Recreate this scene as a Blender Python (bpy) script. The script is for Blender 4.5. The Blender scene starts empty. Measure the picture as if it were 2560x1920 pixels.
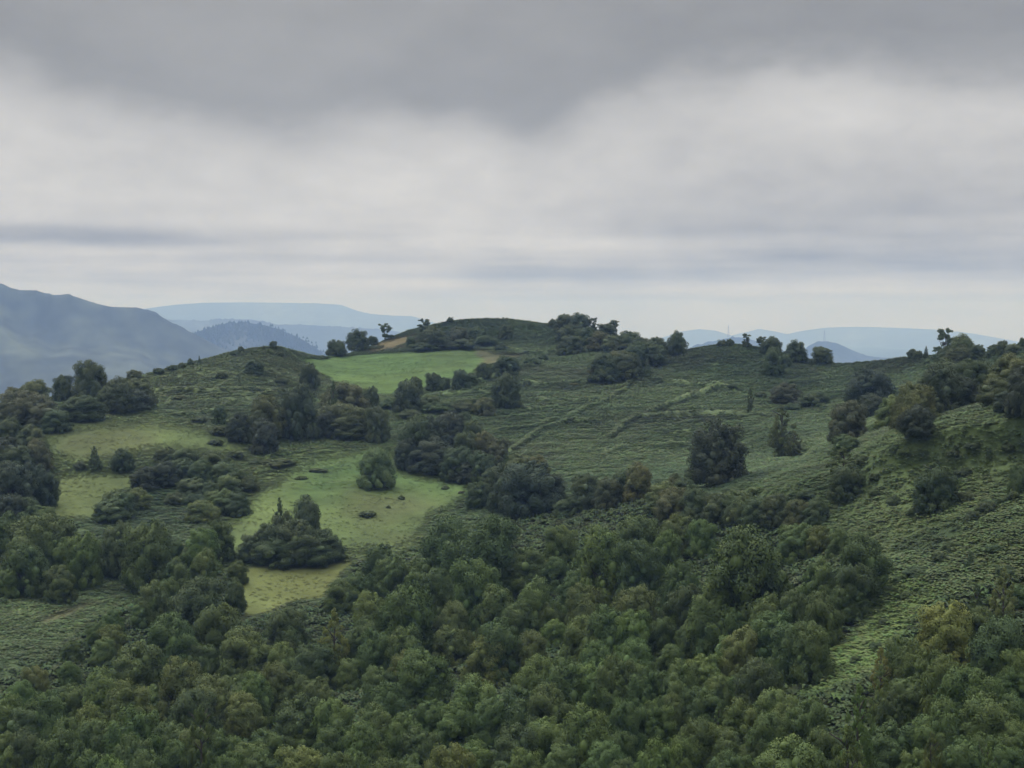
import bpy, math, random
import numpy as np
from mathutils import Vector

random.seed(11)
RNG = np.random.default_rng(7)
SC = bpy.context.scene
COL = SC.collection

# ------------------------------------------------------------------ camera frame
# photo pixels (2560 x 1920) are only used to aim: every thing is then put on the
# real ground at the distance where the line of sight meets it
F = 1280.0 / math.tan(math.radians(20.0))
HORIZON = 810.0
PITCH = math.atan((960.0 - HORIZON) / F)
CP, SP = math.cos(PITCH), math.sin(PITCH)


def px2ang(px, py):
    u = (np.asarray(px, float) - 1280.0) / F
    v = (960.0 - np.asarray(py, float)) / F
    dx = u
    dy = CP + v * SP
    dz = -SP + v * CP
    return np.arctan2(dx, dy), np.arctan2(dz, np.hypot(dx, dy))


K = 2560.0 / 2212.0          # the traced outlines below use a 2212 px wide view

# ------------------------------------------------------------------ numpy noise


def _lattice(seed):
    return np.random.default_rng(seed).random((256, 256))


def vnoise(x, y, seed=0):
    L = _lattice(seed)
    xi = np.floor(x).astype(int)
    yi = np.floor(y).astype(int)
    fx = x - xi
    fy = y - yi
    fx = fx * fx * (3 - 2 * fx)
    fy = fy * fy * (3 - 2 * fy)
    a = L[xi & 255, yi & 255]
    b = L[(xi + 1) & 255, yi & 255]
    c = L[xi & 255, (yi + 1) & 255]
    d = L[(xi + 1) & 255, (yi + 1) & 255]
    return (a * (1 - fx) + b * fx) * (1 - fy) + (c * (1 - fx) + d * fx) * fy - 0.5


def fbm(x, y, octv=4, seed=0):
    s = np.zeros_like(x, dtype=float)
    a = 1.0
    for k in range(octv):
        s += a * vnoise(x * 2 ** k + 17.3 * k, y * 2 ** k + 5.1 * k, seed + k)
        a *= 0.5
    return s


# ------------------------------------------------------------------ mesh helpers
def mesh_from(name, verts, faces, mats, parent=None, smooth=True, normals=None, color=None):
    me = bpy.data.meshes.new(name)
    verts = np.asarray(verts, np.float32)
    if isinstance(faces, np.ndarray):
        n, k = faces.shape
        me.vertices.add(len(verts))
        me.vertices.foreach_set('co', verts.ravel())
        me.loops.add(n * k)
        me.loops.foreach_set('vertex_index', faces.ravel().astype(np.int32))
        me.polygons.add(n)
        me.polygons.foreach_set('loop_start', np.arange(0, n * k, k, dtype=np.int32))
        me.update(calc_edges=True)
    else:
        me.from_pydata([tuple(v) for v in verts], [], faces)
        me.update()
    me.validate()
    me.polygons.foreach_set('use_smooth', [smooth] * len(me.polygons))
    if color is not None:
        at = me.color_attributes.new('tint', 'FLOAT_COLOR', 'POINT')
        c4 = np.ones((len(verts), 4), np.float32)
        c4[:, :3] = color
        at.data.foreach_set('color', c4.ravel())
    if normals is not None:
        me.normals_split_custom_set_from_vertices([tuple(n) for n in normals])
    for m in (mats if isinstance(mats, (list, tuple)) else [mats]):
        me.materials.append(m)
    o = bpy.data.objects.new(name, me)
    COL.objects.link(o)
    if parent is not None:
        o.parent = parent
    return o


def tag(o, label=None, cat=None, group=None, kind=None):
    if label:
        o['label'] = label
    if cat:
        o['category'] = cat
    if group:
        o['group'] = group
    if kind:
        o['kind'] = kind
    return o


# ------------------------------------------------------------------ materials
def new_mat(name):
    m = bpy.data.materials.new(name)
    m.use_nodes = True
    nt = m.node_tree
    nt.nodes.clear()
    out = nt.nodes.new('ShaderNodeOutputMaterial')
    return m, nt, out


def N(nt, typ, **kw):
    n = nt.nodes.new(typ)
    for k, v in kw.items():
        setattr(n, k, v)
    return n


def mmath(nt, op, a, b=None, c=None, clamp=False):
    n = N(nt, 'ShaderNodeMath', operation=op, use_clamp=clamp)
    for i, v in enumerate((a, b, c)):
        if v is None:
            continue
        if isinstance(v, (int, float)):
            n.inputs[i].default_value = v
        else:
            nt.links.new(v, n.inputs[i])
    return n.outputs[0]


def mixrgb(nt, fac, a, b, blend='MIX'):
    n = N(nt, 'ShaderNodeMix', data_type='RGBA', blend_type=blend)
    for i, v in ((0, fac), (6, a), (7, b)):
        if isinstance(v, (int, float)):
            n.inputs[i].default_value = v
        elif isinstance(v, tuple):
            n.inputs[i].default_value = (*v, 1.0) if len(v) == 3 else v
        else:
            nt.links.new(v, n.inputs[i])
    return n.outputs[2]


def foliage_mat(name, var=0.35, trans=0.22, noise_scale=3.0):
    """leaf colour comes from the object's own colour; every leaf varies a little"""
    m, nt, out = new_mat(name)
    info = N(nt, 'ShaderNodeObjectInfo')
    geo = N(nt, 'ShaderNodeNewGeometry')
    tc = N(nt, 'ShaderNodeTexCoord')
    nz = N(nt, 'ShaderNodeTexNoise')
    nz.inputs['Scale'].default_value = noise_scale
    nz.inputs['Detail'].default_value = 3.0
    nt.links.new(tc.outputs['Object'], nz.inputs['Vector'])
    r = mmath(nt, 'MULTIPLY_ADD', geo.outputs['Random Per Island'], var * 1.2, 1.0 - var * 0.6)
    n1 = mmath(nt, 'MULTIPLY_ADD', nz.outputs['Fac'], 0.8, 0.6)
    v = mmath(nt, 'MULTIPLY', r, n1)
    comb = N(nt, 'ShaderNodeCombineColor')
    # lighter patches lean to yellow, as young leaves do
    nt.links.new(mmath(nt, 'MULTIPLY', v, mmath(nt, 'MULTIPLY_ADD', nz.outputs['Fac'], 0.5, 0.75)), comb.inputs[0])
    nt.links.new(v, comb.inputs[1])
    nt.links.new(mmath(nt, 'MULTIPLY_ADD', v, 0.7, 0.3), comb.inputs[2])
    col = mixrgb(nt, 1.0, info.outputs['Color'], comb.outputs[0], 'MULTIPLY')
    d = N(nt, 'ShaderNodeBsdfPrincipled')
    d.inputs['Roughness'].default_value = 0.62
    d.inputs['Specular IOR Level'].default_value = 0.25
    t = N(nt, 'ShaderNodeBsdfTranslucent')
    mx = N(nt, 'ShaderNodeMixShader')
    mx.inputs[0].default_value = trans
    nt.links.new(col, d.inputs['Base Color'])
    nt.links.new(col, t.inputs['Color'])
    nt.links.new(d.outputs[0], mx.inputs[1])
    nt.links.new(t.outputs[0], mx.inputs[2])
    nt.links.new(mx.outputs[0], out.inputs['Surface'])
    return m


def tint_mat(name, scales, amount=0.5, rough=0.9, bump=0.0, bump_scale=2.0, island=0.0):
    """colour from the mesh's ground-cover attribute, broken up by noise"""
    m, nt, out = new_mat(name)
    at = N(nt, 'ShaderNodeAttribute', attribute_name='tint')
    tc = N(nt, 'ShaderNodeTexCoord')
    v = None
    for s, det in scales:
        nz = N(nt, 'ShaderNodeTexNoise')
        nz.inputs['Scale'].default_value = s
        nz.inputs['Detail'].default_value = det
        nt.links.new(tc.outputs['Object'], nz.inputs['Vector'])
        w = mmath(nt, 'MULTIPLY_ADD', nz.outputs['Fac'], amount * 2, 1.0 - amount)
        v = w if v is None else mmath(nt, 'MULTIPLY', v, w)
    if island:
        geo = N(nt, 'ShaderNodeNewGeometry')
        v = mmath(nt, 'MULTIPLY', v, mmath(nt, 'MULTIPLY_ADD', geo.outputs['Random Per Island'], island * 2, 1 - island))
    col = mixrgb(nt, 1.0, at.outputs['Color'], v, 'MULTIPLY')
    p = N(nt, 'ShaderNodeBsdfPrincipled')
    p.inputs['Roughness'].default_value = rough
    p.inputs['Specular IOR Level'].default_value = 0.15
    nt.links.new(col, p.inputs['Base Color'])
    if bump:
        nb = N(nt, 'ShaderNodeTexNoise')
        nb.inputs['Scale'].default_value = bump_scale
        nb.inputs['Detail'].default_value = 5.0
        nt.links.new(tc.outputs['Object'], nb.inputs['Vector'])
        b = N(nt, 'ShaderNodeBump')
        b.inputs['Strength'].default_value = 0.7
        b.inputs['Distance'].default_value = bump
        nt.links.new(nb.outputs['Fac'], b.inputs['Height'])
        nt.links.new(b.outputs[0], p.inputs['Normal'])
    nt.links.new(p.outputs[0], out.inputs['Surface'])
    return m


def plain_mat(name, rgb, rough=0.8, var=0.3, scale=4.0, metallic=0.0):
    m, nt, out = new_mat(name)
    tc = N(nt, 'ShaderNodeTexCoord')
    nz = N(nt, 'ShaderNodeTexNoise')
    nz.inputs['Scale'].default_value = scale
    nz.inputs['Detail'].default_value = 6.0
    nt.links.new(tc.outputs['Object'], nz.inputs['Vector'])
    v = mmath(nt, 'MULTIPLY_ADD', nz.outputs['Fac'], var * 2, 1 - var)
    col = mixrgb(nt, 1.0, rgb, v, 'MULTIPLY')
    p = N(nt, 'ShaderNodeBsdfPrincipled')
    p.inputs['Roughness'].default_value = rough
    p.inputs['Metallic'].default_value = metallic
    nt.links.new(col, p.inputs['Base Color'])
    nt.links.new(p.outputs[0], out.inputs['Surface'])
    return m


M_LEAF = foliage_mat('leaves', 0.16, 0.10, 2.4)
M_LOOSE = foliage_mat('loose_leaves', 0.25, 0.3, 3.0)
M_BARK = plain_mat('bark', (0.06, 0.055, 0.045), 0.9, 0.4, 6.0)
M_GROUND = tint_mat('ground_cover', ((0.035, 4.0), (0.35, 5.0)), 0.32, 0.95, 0.35, 1.3)
M_FIELD = tint_mat('grass_field', ((0.05, 5.0), (0.4, 6.0)), 0.3, 0.95, 0.10, 2.5)
M_FERN = tint_mat('bracken_fronds', ((0.08, 3.0), (0.3, 3.0)), 0.26, 0.7, 0, 1, 0.2)
M_FAR = tint_mat('far_slopes', ((0.004, 6.0), (0.0012, 5.0)), 0.5, 0.95)
M_STONE = plain_mat('pale_stone', (0.27, 0.265, 0.24), 0.85, 0.35, 2.5)
M_STEEL = plain_mat('galvanised_steel', (0.22, 0.23, 0.25), 0.6, 0.1, 1.0, 0.6)
M_FEATHER = plain_mat('dark_feathers', (0.03, 0.03, 0.032), 0.7, 0.2, 8.0)

# ------------------------------------------------------------------ terrain: depth controls
# (x, y) in the 2212 px view, and the horizontal distance in metres of the ground there
CREST = [(-260, 900, 360), (-100, 885, 365), (0, 872, 370), (60, 866, 375), (120, 858, 385), (180, 842, 395), (240, 826, 400),
         (290, 814, 405), (330, 803, 412), (380, 790, 420), (430, 779, 425), (470, 767, 430), (500, 759, 435), (550, 750, 440),
         (590, 746, 442), (620, 752, 447), (650, 761, 458), (690, 769, 470), (720, 769, 478), (760, 762, 490),
         (800, 747, 502), (840, 730, 512), (880, 713, 522), (930, 701, 530), (980, 692, 536), (1020, 688, 540), (1060, 687, 541),
         (1100, 689, 540), (1140, 693, 536), (1180, 699, 530), (1220, 703, 522), (1280, 710, 505), (1330, 722, 490), (1380, 738, 470),
         (1420, 757, 450), (1450, 764, 445), (1490, 754, 440), (1540, 745, 435), (1580, 742, 433), (1630, 748, 430), (1680, 758, 428),
         (1730, 771, 425), (1780, 780, 422), (1815, 786, 420), (1860, 782, 415), (1900, 778, 410), (1950, 772, 402),
         (2000, 767, 392), (2060, 763, 380), (2120, 760, 360), (2180, 760, 340), (2240, 757, 325), (2320, 757, 310), (2480, 760, 300)]
INNER = [(590, 790, 415), (470, 800, 405), (330, 850, 385), (700, 800, 440), (850, 765, 478), (960, 750, 488), (1050, 752, 492), (1050, 715, 522),
         (850, 846, 398), (700, 835, 402), (1100, 765, 474), (1200, 750, 485), (1020, 815, 412), (1130, 800, 430), (560, 850, 375),
         (700, 900, 352), (560, 960, 318), (350, 930, 325), (150, 900, 345), (0, 930, 330), (0, 1050, 285), (180, 1050, 288), (330, 1040, 287),
         (100, 1130, 262), (-250, 1050, 280), (480, 1080, 276), (800, 1000, 303), (650, 1080, 272), (800, 1100, 266), (930, 1080, 275), (800, 1180, 243),
         (620, 1190, 240), (600, 1290, 217), (280, 1200, 238), (120, 1250, 226), (0, 1330, 207), (250, 1350, 203), (420, 1350, 203),
         (120, 1470, 180), (-200, 1500, 175), (300, 1500, 174), (600, 1450, 184), (200, 1659, 148), (-200, 1659, 150), (600, 1659, 139),
         (700, 1380, 198), (850, 1280, 216), (1000, 1200, 232), (950, 1400, 184), (1000, 1550, 150), (1050, 1659, 128), (1200, 1400, 176),
         (1300, 1250, 198), (1420, 1140, 215), (1250, 1120, 240), (1120, 1090, 262), (1000, 1000, 303), (1150, 960, 322), (950, 930, 337), (1080, 880, 366),
         (1250, 830, 400), (1200, 1020, 290), (1350, 960, 318), (1330, 880, 360), (1500, 900, 340), (1480, 830, 392), (1420, 1010, 288),
         (1650, 840, 380), (1650, 930, 318), (1720, 980, 288), (1800, 850, 368), (1580, 1000, 285), (1900, 840, 365), (2050, 800, 368),
         (1480, 1066, 232), (1600, 1040, 230), (1720, 1010, 227), (1830, 965, 224), (1900, 930, 224), (2000, 895, 224), (2100, 870, 222), (2212, 852, 218), (2400, 840, 210),
         (1480, 1040, 258), (1600, 1010, 262), (1720, 978, 268), (1830, 935, 282), (1900, 900, 290), (2000, 860, 296), (2120, 835, 290), (2212, 815, 280), (2400, 805, 275),
         (1650, 1100, 205), (1800, 1060, 198), (2000, 1000, 188), (2212, 960, 180), (2450, 950, 172), (1700, 1180, 188), (1900, 1150, 174), (2100, 1120, 162), (2212, 1150, 153), (2450, 1150, 148),
         (1600, 1300, 170), (1850, 1260, 156), (2050, 1270, 145), (2212, 1300, 138), (1500, 1450, 150), (1800, 1430, 134), (2050, 1450, 126), (2212, 1450, 122), (2450, 1450, 120),
         (1400, 1600, 126), (1600, 1659, 112), (1850, 1600, 112), (2000, 1659, 103), (2212, 1659, 98), (2450, 1659, 98)]
SX, SY = 1.0, 2.2


def tps_fit(x, y, v, lam):
    n = len(x)
    d = np.hypot(x[:, None] - x[None], y[:, None] - y[None])
    A = np.zeros((n + 3, n + 3))
    A[:n, :n] = np.where(d > 0, d * d * np.log(np.maximum(d, 1e-12)), 0) + lam * np.eye(n)
    P = np.stack([np.ones(n), x, y], 1)
    A[:n, n:] = P
    A[n:, :n] = P.T
    return np.linalg.solve(A, np.concatenate([v, np.zeros(3)]))


def tps_eval(w, cx, cy, x, y):
    n = len(cx)
    out = np.empty(x.shape)
    xf, yf, of = x.ravel(), y.ravel(), out.ravel()
    for s in range(0, len(xf), 20000):
        dx = xf[s:s + 20000, None] - cx[None]
        dy = yf[s:s + 20000, None] - cy[None]
        d2 = dx * dx + dy * dy
        of[s:s + 20000] = (0.5 * d2 * np.log(np.maximum(d2, 1e-24))) @ w[:n] + w[n] + w[n + 1] * xf[s:s + 20000] + w[n + 2] * yf[s:s + 20000]
    return of.reshape(x.shape)


C = np.array(CREST, float)
CI = np.array(INNER, float)
allc = np.concatenate([C[::2], CI])
caz, cel = px2ang(allc[:, 0] * K, allc[:, 1] * K)
TW = tps_fit(caz * SX, cel * SY, np.log(allc[:, 2]), 2e-5)
craz, crel = px2ang(C[:, 0] * K, C[:, 1] * K)

AZ_FINE = np.arange(-0.42, 0.42, 0.00145)
AZ_COARSE = np.linspace(0.42, 2 * math.pi - 0.42, 62)[:-1]
AZ = np.concatenate([AZ_FINE, AZ_COARSE])
NA, NF = len(AZ), len(AZ_FINE)
AZC = np.where(np.arange(NA) < NF, AZ, np.where(AZ < math.pi, 0.42, -0.42))
blend = np.where(np.arange(NA) < NF, 0.0, (np.clip(AZ, 0.42, 2 * math.pi - 0.42) - 0.42) / (2 * math.pi - 0.84))


def smooth_crest(a):
    """crest angle, rounded a little between the traced points"""
    e = np.zeros_like(a)
    for k in (-2, -1, 0, 1, 2):
        e += np.interp(a + k * 0.0028, craz, crel) * (0.1, 0.2, 0.4, 0.2, 0.1)[k + 2]
    return e


ELC = smooth_crest(AZC)
_e0, _e1 = smooth_crest(np.array([0.42, -0.42]))
ELC = np.where(np.arange(NA) < NF, ELC, _e0 * (1 - blend) + _e1 * blend)
ELB = float(px2ang(1280, 1995)[1])
NM = 400
tt = np.linspace(0, 1, NM)
EL = ELB + (ELC[:, None] - ELB) * (1 - (1 - tt[None, :]) ** 1.25)
lnD = np.empty((NA, NM))
lnD[:NF] = tps_eval(TW, caz * SX, cel * SY, np.repeat(AZC[:NF, None], NM, 1) * SX, EL[:NF] * SY)
for i in range(NF, NA):
    lnD[i] = lnD[NF - 1] * (1 - blend[i]) + lnD[0] * blend[i]
for j in range(1, NM):
    lnD[:, j] = np.maximum(lnD[:, j], lnD[:, j - 1] + 2e-4)
# soften kinks left by the monotone pass
for _ in range(3):
    lnD[:NF, 1:-1] = (lnD[:NF, :-2] + 2 * lnD[:NF, 1:-1] + lnD[:NF, 2:]) / 4
    lnD[1:NF - 1] = (lnD[:NF - 2] + 2 * lnD[1:NF - 1] + lnD[2:NF]) / 4
DM = np.exp(lnD)
ZM = DM * np.tan(EL)
# ground between the viewpoint and the frame's lower edge: a steep bank below the lookout
NN = 26
ss = np.linspace(0.02, 1, NN, endpoint=False)
DB, ZB = DM[:, :1], ZM[:, :1]
DN = DB * ss[None]
ZN = -1.8 + (ZB + 1.8) * (ss * (1.55 - 0.55 * ss))[None]
# beyond the crest: down to the wide valley floor and on to the horizon
VALLEY = -230.0
FARR = 17500.0
NX = 46
DC, ZC = DM[:, -1:], ZM[:, -1:]
ux = (np.arange(1, NX + 1) / NX) ** 1.35
DX = DC * (FARR / DC) ** ux[None]
ZX = VALLEY + (ZC - VALLEY) * np.exp(-(DX - DC) / 420.0)
GD = np.concatenate([DN, DM, DX], 1)
GZ = np.concatenate([ZN, ZM, ZX], 1)
NR = GD.shape[1]
GEL = np.arctan2(GZ, GD)
GX = GD * np.sin(AZ)[:, None]
GY = GD * np.cos(AZ)[:, None]


def grid_at(az, el):
    """ground point that the line of sight (az, el) from the viewpoint meets"""
    i = int(np.clip(np.searchsorted(AZ_FINE, az), 1, NF - 1))
    f = (az - AZ_FINE[i - 1]) / (AZ_FINE[i] - AZ_FINE[i - 1])
    out = []
    for c in (i - 1, i):
        e = GEL[c, :NN + NM]
        q = min(max(el, e[0]), e[-1] - 1e-5)
        out.append(np.interp(q, e, GD[c, :NN + NM]))
    D = out[0] * (1 - f) + out[1] * f
    z = [np.interp(D, GD[c, :NN + NM], GZN[c, :NN + NM]) for c in (i - 1, i)]
    return D, z[0] * (1 - f) + z[1] * f


def ground_at(px, py):
    az, el = px2ang(px, py)
    D, z = grid_at(float(az), float(el))
    return Vector((D * math.sin(az), D * math.cos(az), z)), D


# ------------------------------------------------------------------ ground cover
PX = 1280 + F * np.tan(np.clip(AZC, -0.42, 0.42))[:, None] * np.ones((1, NR))
# vertical photo row of each grid vertex, in the 2212 view (used once to trace the covers onto the land)


def _row(az, el):
    dx, dy, dz = np.sin(az) * np.cos(el), np.cos(az) * np.cos(el), np.sin(el)
    fwd = dy * CP - dz * SP
    up = dy * SP + dz * CP
    return (1280 + F * dx / fwd) / K, (960 - F * up / fwd) / K


VX, VY = _row(AZC[:, None], GEL)
WOBX = fbm(GX / 9.0, GY / 9.0, 3, 31) * 22
WOBY = fbm(GX / 9.0, GY / 9.0, 3, 41) * 9


def inside(poly, x, y):
    c = np.zeros(x.shape, bool)
    n = len(poly)
    for i in range(n):
        x0, y0 = poly[i]
        x1, y1 = poly[(i + 1) % n]
        if y0 == y1:
            continue
        t = (y0 > y) != (y1 > y)
        c ^= t & (x < (x1 - x0) * (y - y0) / (y1 - y0) + x0)
    return c


def seg_dist(poly, x, y, closed=True, ys=1.0):
    d = np.full(x.shape, 1e9)
    n = len(poly)
    for i in range(n if closed else n - 1):
        x0, y0 = poly[i]
        x1, y1 = poly[(i + 1) % n]
        vx, vy = x1 - x0, (y1 - y0) * ys
        L = vx * vx + vy * vy + 1e-9
        px_, py_ = x - x0, (y - y0) * ys
        t = np.clip((px_ * vx + py_ * vy) / L, 0, 1)
        d = np.minimum(d, np.hypot(px_ - t * vx, py_ - t * vy))
    return d


def cover(poly, soft, wob=1.0):
    """0..1 cover of a traced patch of land, with a ragged soft edge"""
    xs = [p[0] for p in poly]
    ys = [p[1] for p in poly]
    m = np.zeros(VX.shape)
    sel = (VX > min(xs) - 60) & (VX < max(xs) + 60) & (VY > min(ys) - 60) & (VY < max(ys) + 60)
    sel[NF:] = False
    x, y = VX[sel] + WOBX[sel] * wob, VY[sel] + WOBY[sel] * wob
    d = seg_dist(poly, x, y, True, 1.6)
    s = np.where(inside(poly, x, y), d, -d)
    m[sel] = np.clip(s / soft * 0.5 + 0.5, 0, 1)
    return m


FIELD_BRIGHT = [(650, 777), (700, 773), (760, 768), (830, 762), (900, 757), (960, 753), (1010, 753), (1052, 757), (1080, 766), (1055, 785),
                (1020, 806), (960, 822), (900, 840), (850, 852), (800, 850), (740, 836), (700, 815), (675, 795)]
FIELD_STUBBLE = [(1035, 756), (1090, 763), (1135, 768), (1110, 778), (1070, 798), (1030, 806), (1045, 785)]
FIELD_TAN = [(785, 757), (830, 741), (885, 720), (895, 733), (862, 746), (800, 760)]
FIELD_LEFT = [(100, 935), (200, 908), (350, 902), (430, 918), (500, 945), (570, 985), (490, 990), (350, 978), (290, 988), (240, 1003), (150, 1008), (90, 975)]
FIELD_LEFT_LOW = [(135, 1030), (200, 1020), (290, 1022), (315, 1040), (285, 1060), (245, 1075), (205, 1125), (120, 1125), (90, 1105), (110, 1060)]
FIELD_MID = [(560, 1062), (620, 1020), (700, 988), (800, 968), (850, 990), (880, 1022), (1000, 1040), (1018, 1060), (985, 1100), (935, 1112),
             (918, 1150), (900, 1178), (840, 1186), (740, 1190), (640, 1202), (520, 1202), (465, 1185), (500, 1130), (530, 1090)]
FIELD_YELLOW = [(528, 1228), (600, 1216), (700, 1211), (765, 1216), (718, 1262), (692, 1292), (640, 1297), (580, 1328), (528, 1335), (506, 1292), (503, 1260)]
STRIP_RUST = [(75, 1346), (120, 1326), (185, 1302), (212, 1300), (165, 1328), (100, 1350)]
GLADE = [(1880, 1238), (1990, 1246), (2060, 1280), (2010, 1310), (1960, 1385), (1900, 1445), (1830, 1485), (1750, 1505), (1690, 1475), (1750, 1430), (1830, 1390), (1885, 1340), (1872, 1290)]
SPUR = [(1470, 1072), (1640, 1032), (1830, 962), (2000, 915), (2240, 870), (2360, 1000), (2330, 1230), (2212, 1235), (2000, 1200), (1850, 1180), (1750, 1112), (1500, 1090)]
SPUR_PALE = [(1480, 1078), (1700, 1075), (1900, 1070), (1990, 1130), (1900, 1150), (1760, 1110), (1560, 1098)]
MOUND = [(950, 704), (1060, 692), (1180, 706), (1230, 730), (1180, 752), (1080, 742), (980, 742)]
LEFTSLOPE = [(-80, 1335), (60, 1272), (200, 1226), (330, 1208), (385, 1245), (295, 1300), (190, 1362), (100, 1432), (-80, 1515)]
ROUGH = [(60, 930), (150, 885), (330, 868), (480, 930), (560, 975), (640, 985), (800, 945), (890, 1000), (1030, 1035), (1040, 1100), (930, 1150), (910, 1200), (780, 1222), (520, 1232), (400, 1215),
         (470, 1120), (545, 1045), (480, 1000), (300, 990), (330, 1040), (225, 1135), (70, 1135), (100, 1040)]
KNOLL = [(250, 835), (420, 785), (590, 748), (655, 770), (690, 830), (650, 880), (480, 945), (340, 880), (260, 860)]
WOOD = [(-400, 1180), (0, 1215), (150, 1225), (300, 1225), (500, 1250), (505, 1345), (585, 1340), (700, 1305), (770, 1228), (900, 1190), (1000, 1155),
        (1100, 1125), (1250, 1090), (1480, 1082), (1700, 1112), (1800, 1172), (1870, 1230), (1880, 1300), (1850, 1370), (1700, 1440), (1690, 1490), (1780, 1510),
        (1900, 1450), (1990, 1330), (2060, 1290), (2250, 1240), (2500, 1240), (2600, 2100), (-500, 2100)]

BASE = {
    'bracken': (0.094, 0.138, 0.062), 'rough': (0.104, 0.142, 0.057), 'knoll': (0.094, 0.128, 0.058), 'spur': (0.082, 0.118, 0.050), 'pale': (0.092, 0.128, 0.054), 'glade': (0.100, 0.155, 0.056),
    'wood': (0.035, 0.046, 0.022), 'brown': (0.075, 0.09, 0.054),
    'bright': (0.080, 0.138, 0.045), 'stubble': (0.10, 0.105, 0.055), 'tan': (0.15, 0.128, 0.07), 'left': (0.094, 0.130, 0.048), 'leftlow': (0.116, 0.142, 0.053),
    'field': (0.114, 0.158, 0.056), 'yellow': (0.138, 0.158, 0.056), 'rust': (0.100, 0.110, 0.058), 'mound': (0.066, 0.105, 0.046), 'slope': (0.096, 0.136, 0.062)}
B = {k: np.array(v) for k, v in BASE.items()}
tint = np.empty((NA, NR, 3))
tint[:] = B['bracken']
n_big = fbm(GX / 38, GY / 38, 4, 3)
n_mid = fbm(GX / 10, GY / 10, 4, 9)
tint = tint * (1 + 0.5 * n_big[..., None] * np.array([1.1, 0.8, 0.7])) * (1 + 0.25 * n_mid[..., None])
br = np.clip(fbm(GX / 28 + 9, GY / 28, 3, 77) * 2.2, 0, 1)[..., None] * 0.6
tint = tint * (1 - br) + B['brown'] * br


def lay(mask, colour, var=0.25):
    global tint
    c = colour * (1 + var * n_mid[..., None] + var * n_big[..., None] * np.array([1.2, 0.8, 0.6]))
    tint = tint * (1 - mask[..., None]) + c * mask[..., None]


MASK = {}
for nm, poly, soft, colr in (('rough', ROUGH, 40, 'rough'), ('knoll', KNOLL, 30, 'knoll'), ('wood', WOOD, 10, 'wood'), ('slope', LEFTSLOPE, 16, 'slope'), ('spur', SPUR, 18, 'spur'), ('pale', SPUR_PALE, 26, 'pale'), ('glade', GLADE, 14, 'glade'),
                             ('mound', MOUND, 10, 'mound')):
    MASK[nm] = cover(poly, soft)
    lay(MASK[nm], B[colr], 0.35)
# darker heather and bramble beds among the fern of the near slope
beds = np.clip(fbm(GX / 9 + 4, GY / 14, 4, 123) * 3.2 - 0.25, 0, 1) * np.clip(MASK['spur'] + 0.4 * (1 - MASK['wood']), 0, 1)
tint = tint * (1 - 0.42 * beds[..., None] * np.array([1.05, 0.95, 0.8]))
FIELDS = (('bright', FIELD_BRIGHT, 5, 'bright', 'mown bright green'), ('stubble', FIELD_STUBBLE, 8, 'stubble', ''), ('tan', FIELD_TAN, 6, 'tan', ''),
          ('left', FIELD_LEFT, 40, 'left', ''), ('leftlow', FIELD_LEFT_LOW, 16, 'leftlow', ''), ('field', FIELD_MID, 22, 'field', ''),
          ('yellow', FIELD_YELLOW, 6, 'yellow', ''), ('rust', STRIP_RUST, 8, 'rust', ''))
grass = np.zeros((NA, NR))
for nm, poly, soft, colr, _ in FIELDS:
    MASK[nm] = cover(poly, soft, 0.6 if nm in ('bright', 'yellow') else 1.0)
    lay(MASK[nm], B[colr], 0.45 if nm != 'bright' else 0.25)
    grass = np.maximum(grass, MASK[nm])
cool = np.clip(cover([(640, 1020), (800, 975), (900, 1020), (1010, 1040), (900, 1060), (760, 1050), (660, 1090)], 60) , 0, 1)
tint = tint * (1 - 0.35 * (cool * grass)[..., None] * np.array([1.1, 0.6, 0.6]))
# mown field: faint bands along the mowing direction, and a tanner middle in the pasture
bandn = fbm(GX / 30, GY / 3.0, 2, 55)
tanp = np.clip(fbm(GX / 22 + 3, GY / 30, 4, 91) * 2.4, 0, 1) * (MASK['field'] + MASK['left'] + 0.4 * MASK['bright'] + 0.6 * MASK['leftlow'])
tint = tint * (1 - 0.5 * tanp[..., None]) + np.array([0.085, 0.09, 0.045]) * 0.5 * tanp[..., None]
tint *= (1 + 0.25 * (MASK['bright'] + MASK['yellow'])[..., None] * bandn[..., None])
tint[:, NN + NM + 4:] = np.array([0.05, 0.075, 0.04]) * (1 + 0.8 * fbm(GX / 260, GY / 260, 4, 5)[:, NN + NM + 4:, None])
tint = np.clip(tint, 0.012, 0.5)

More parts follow.
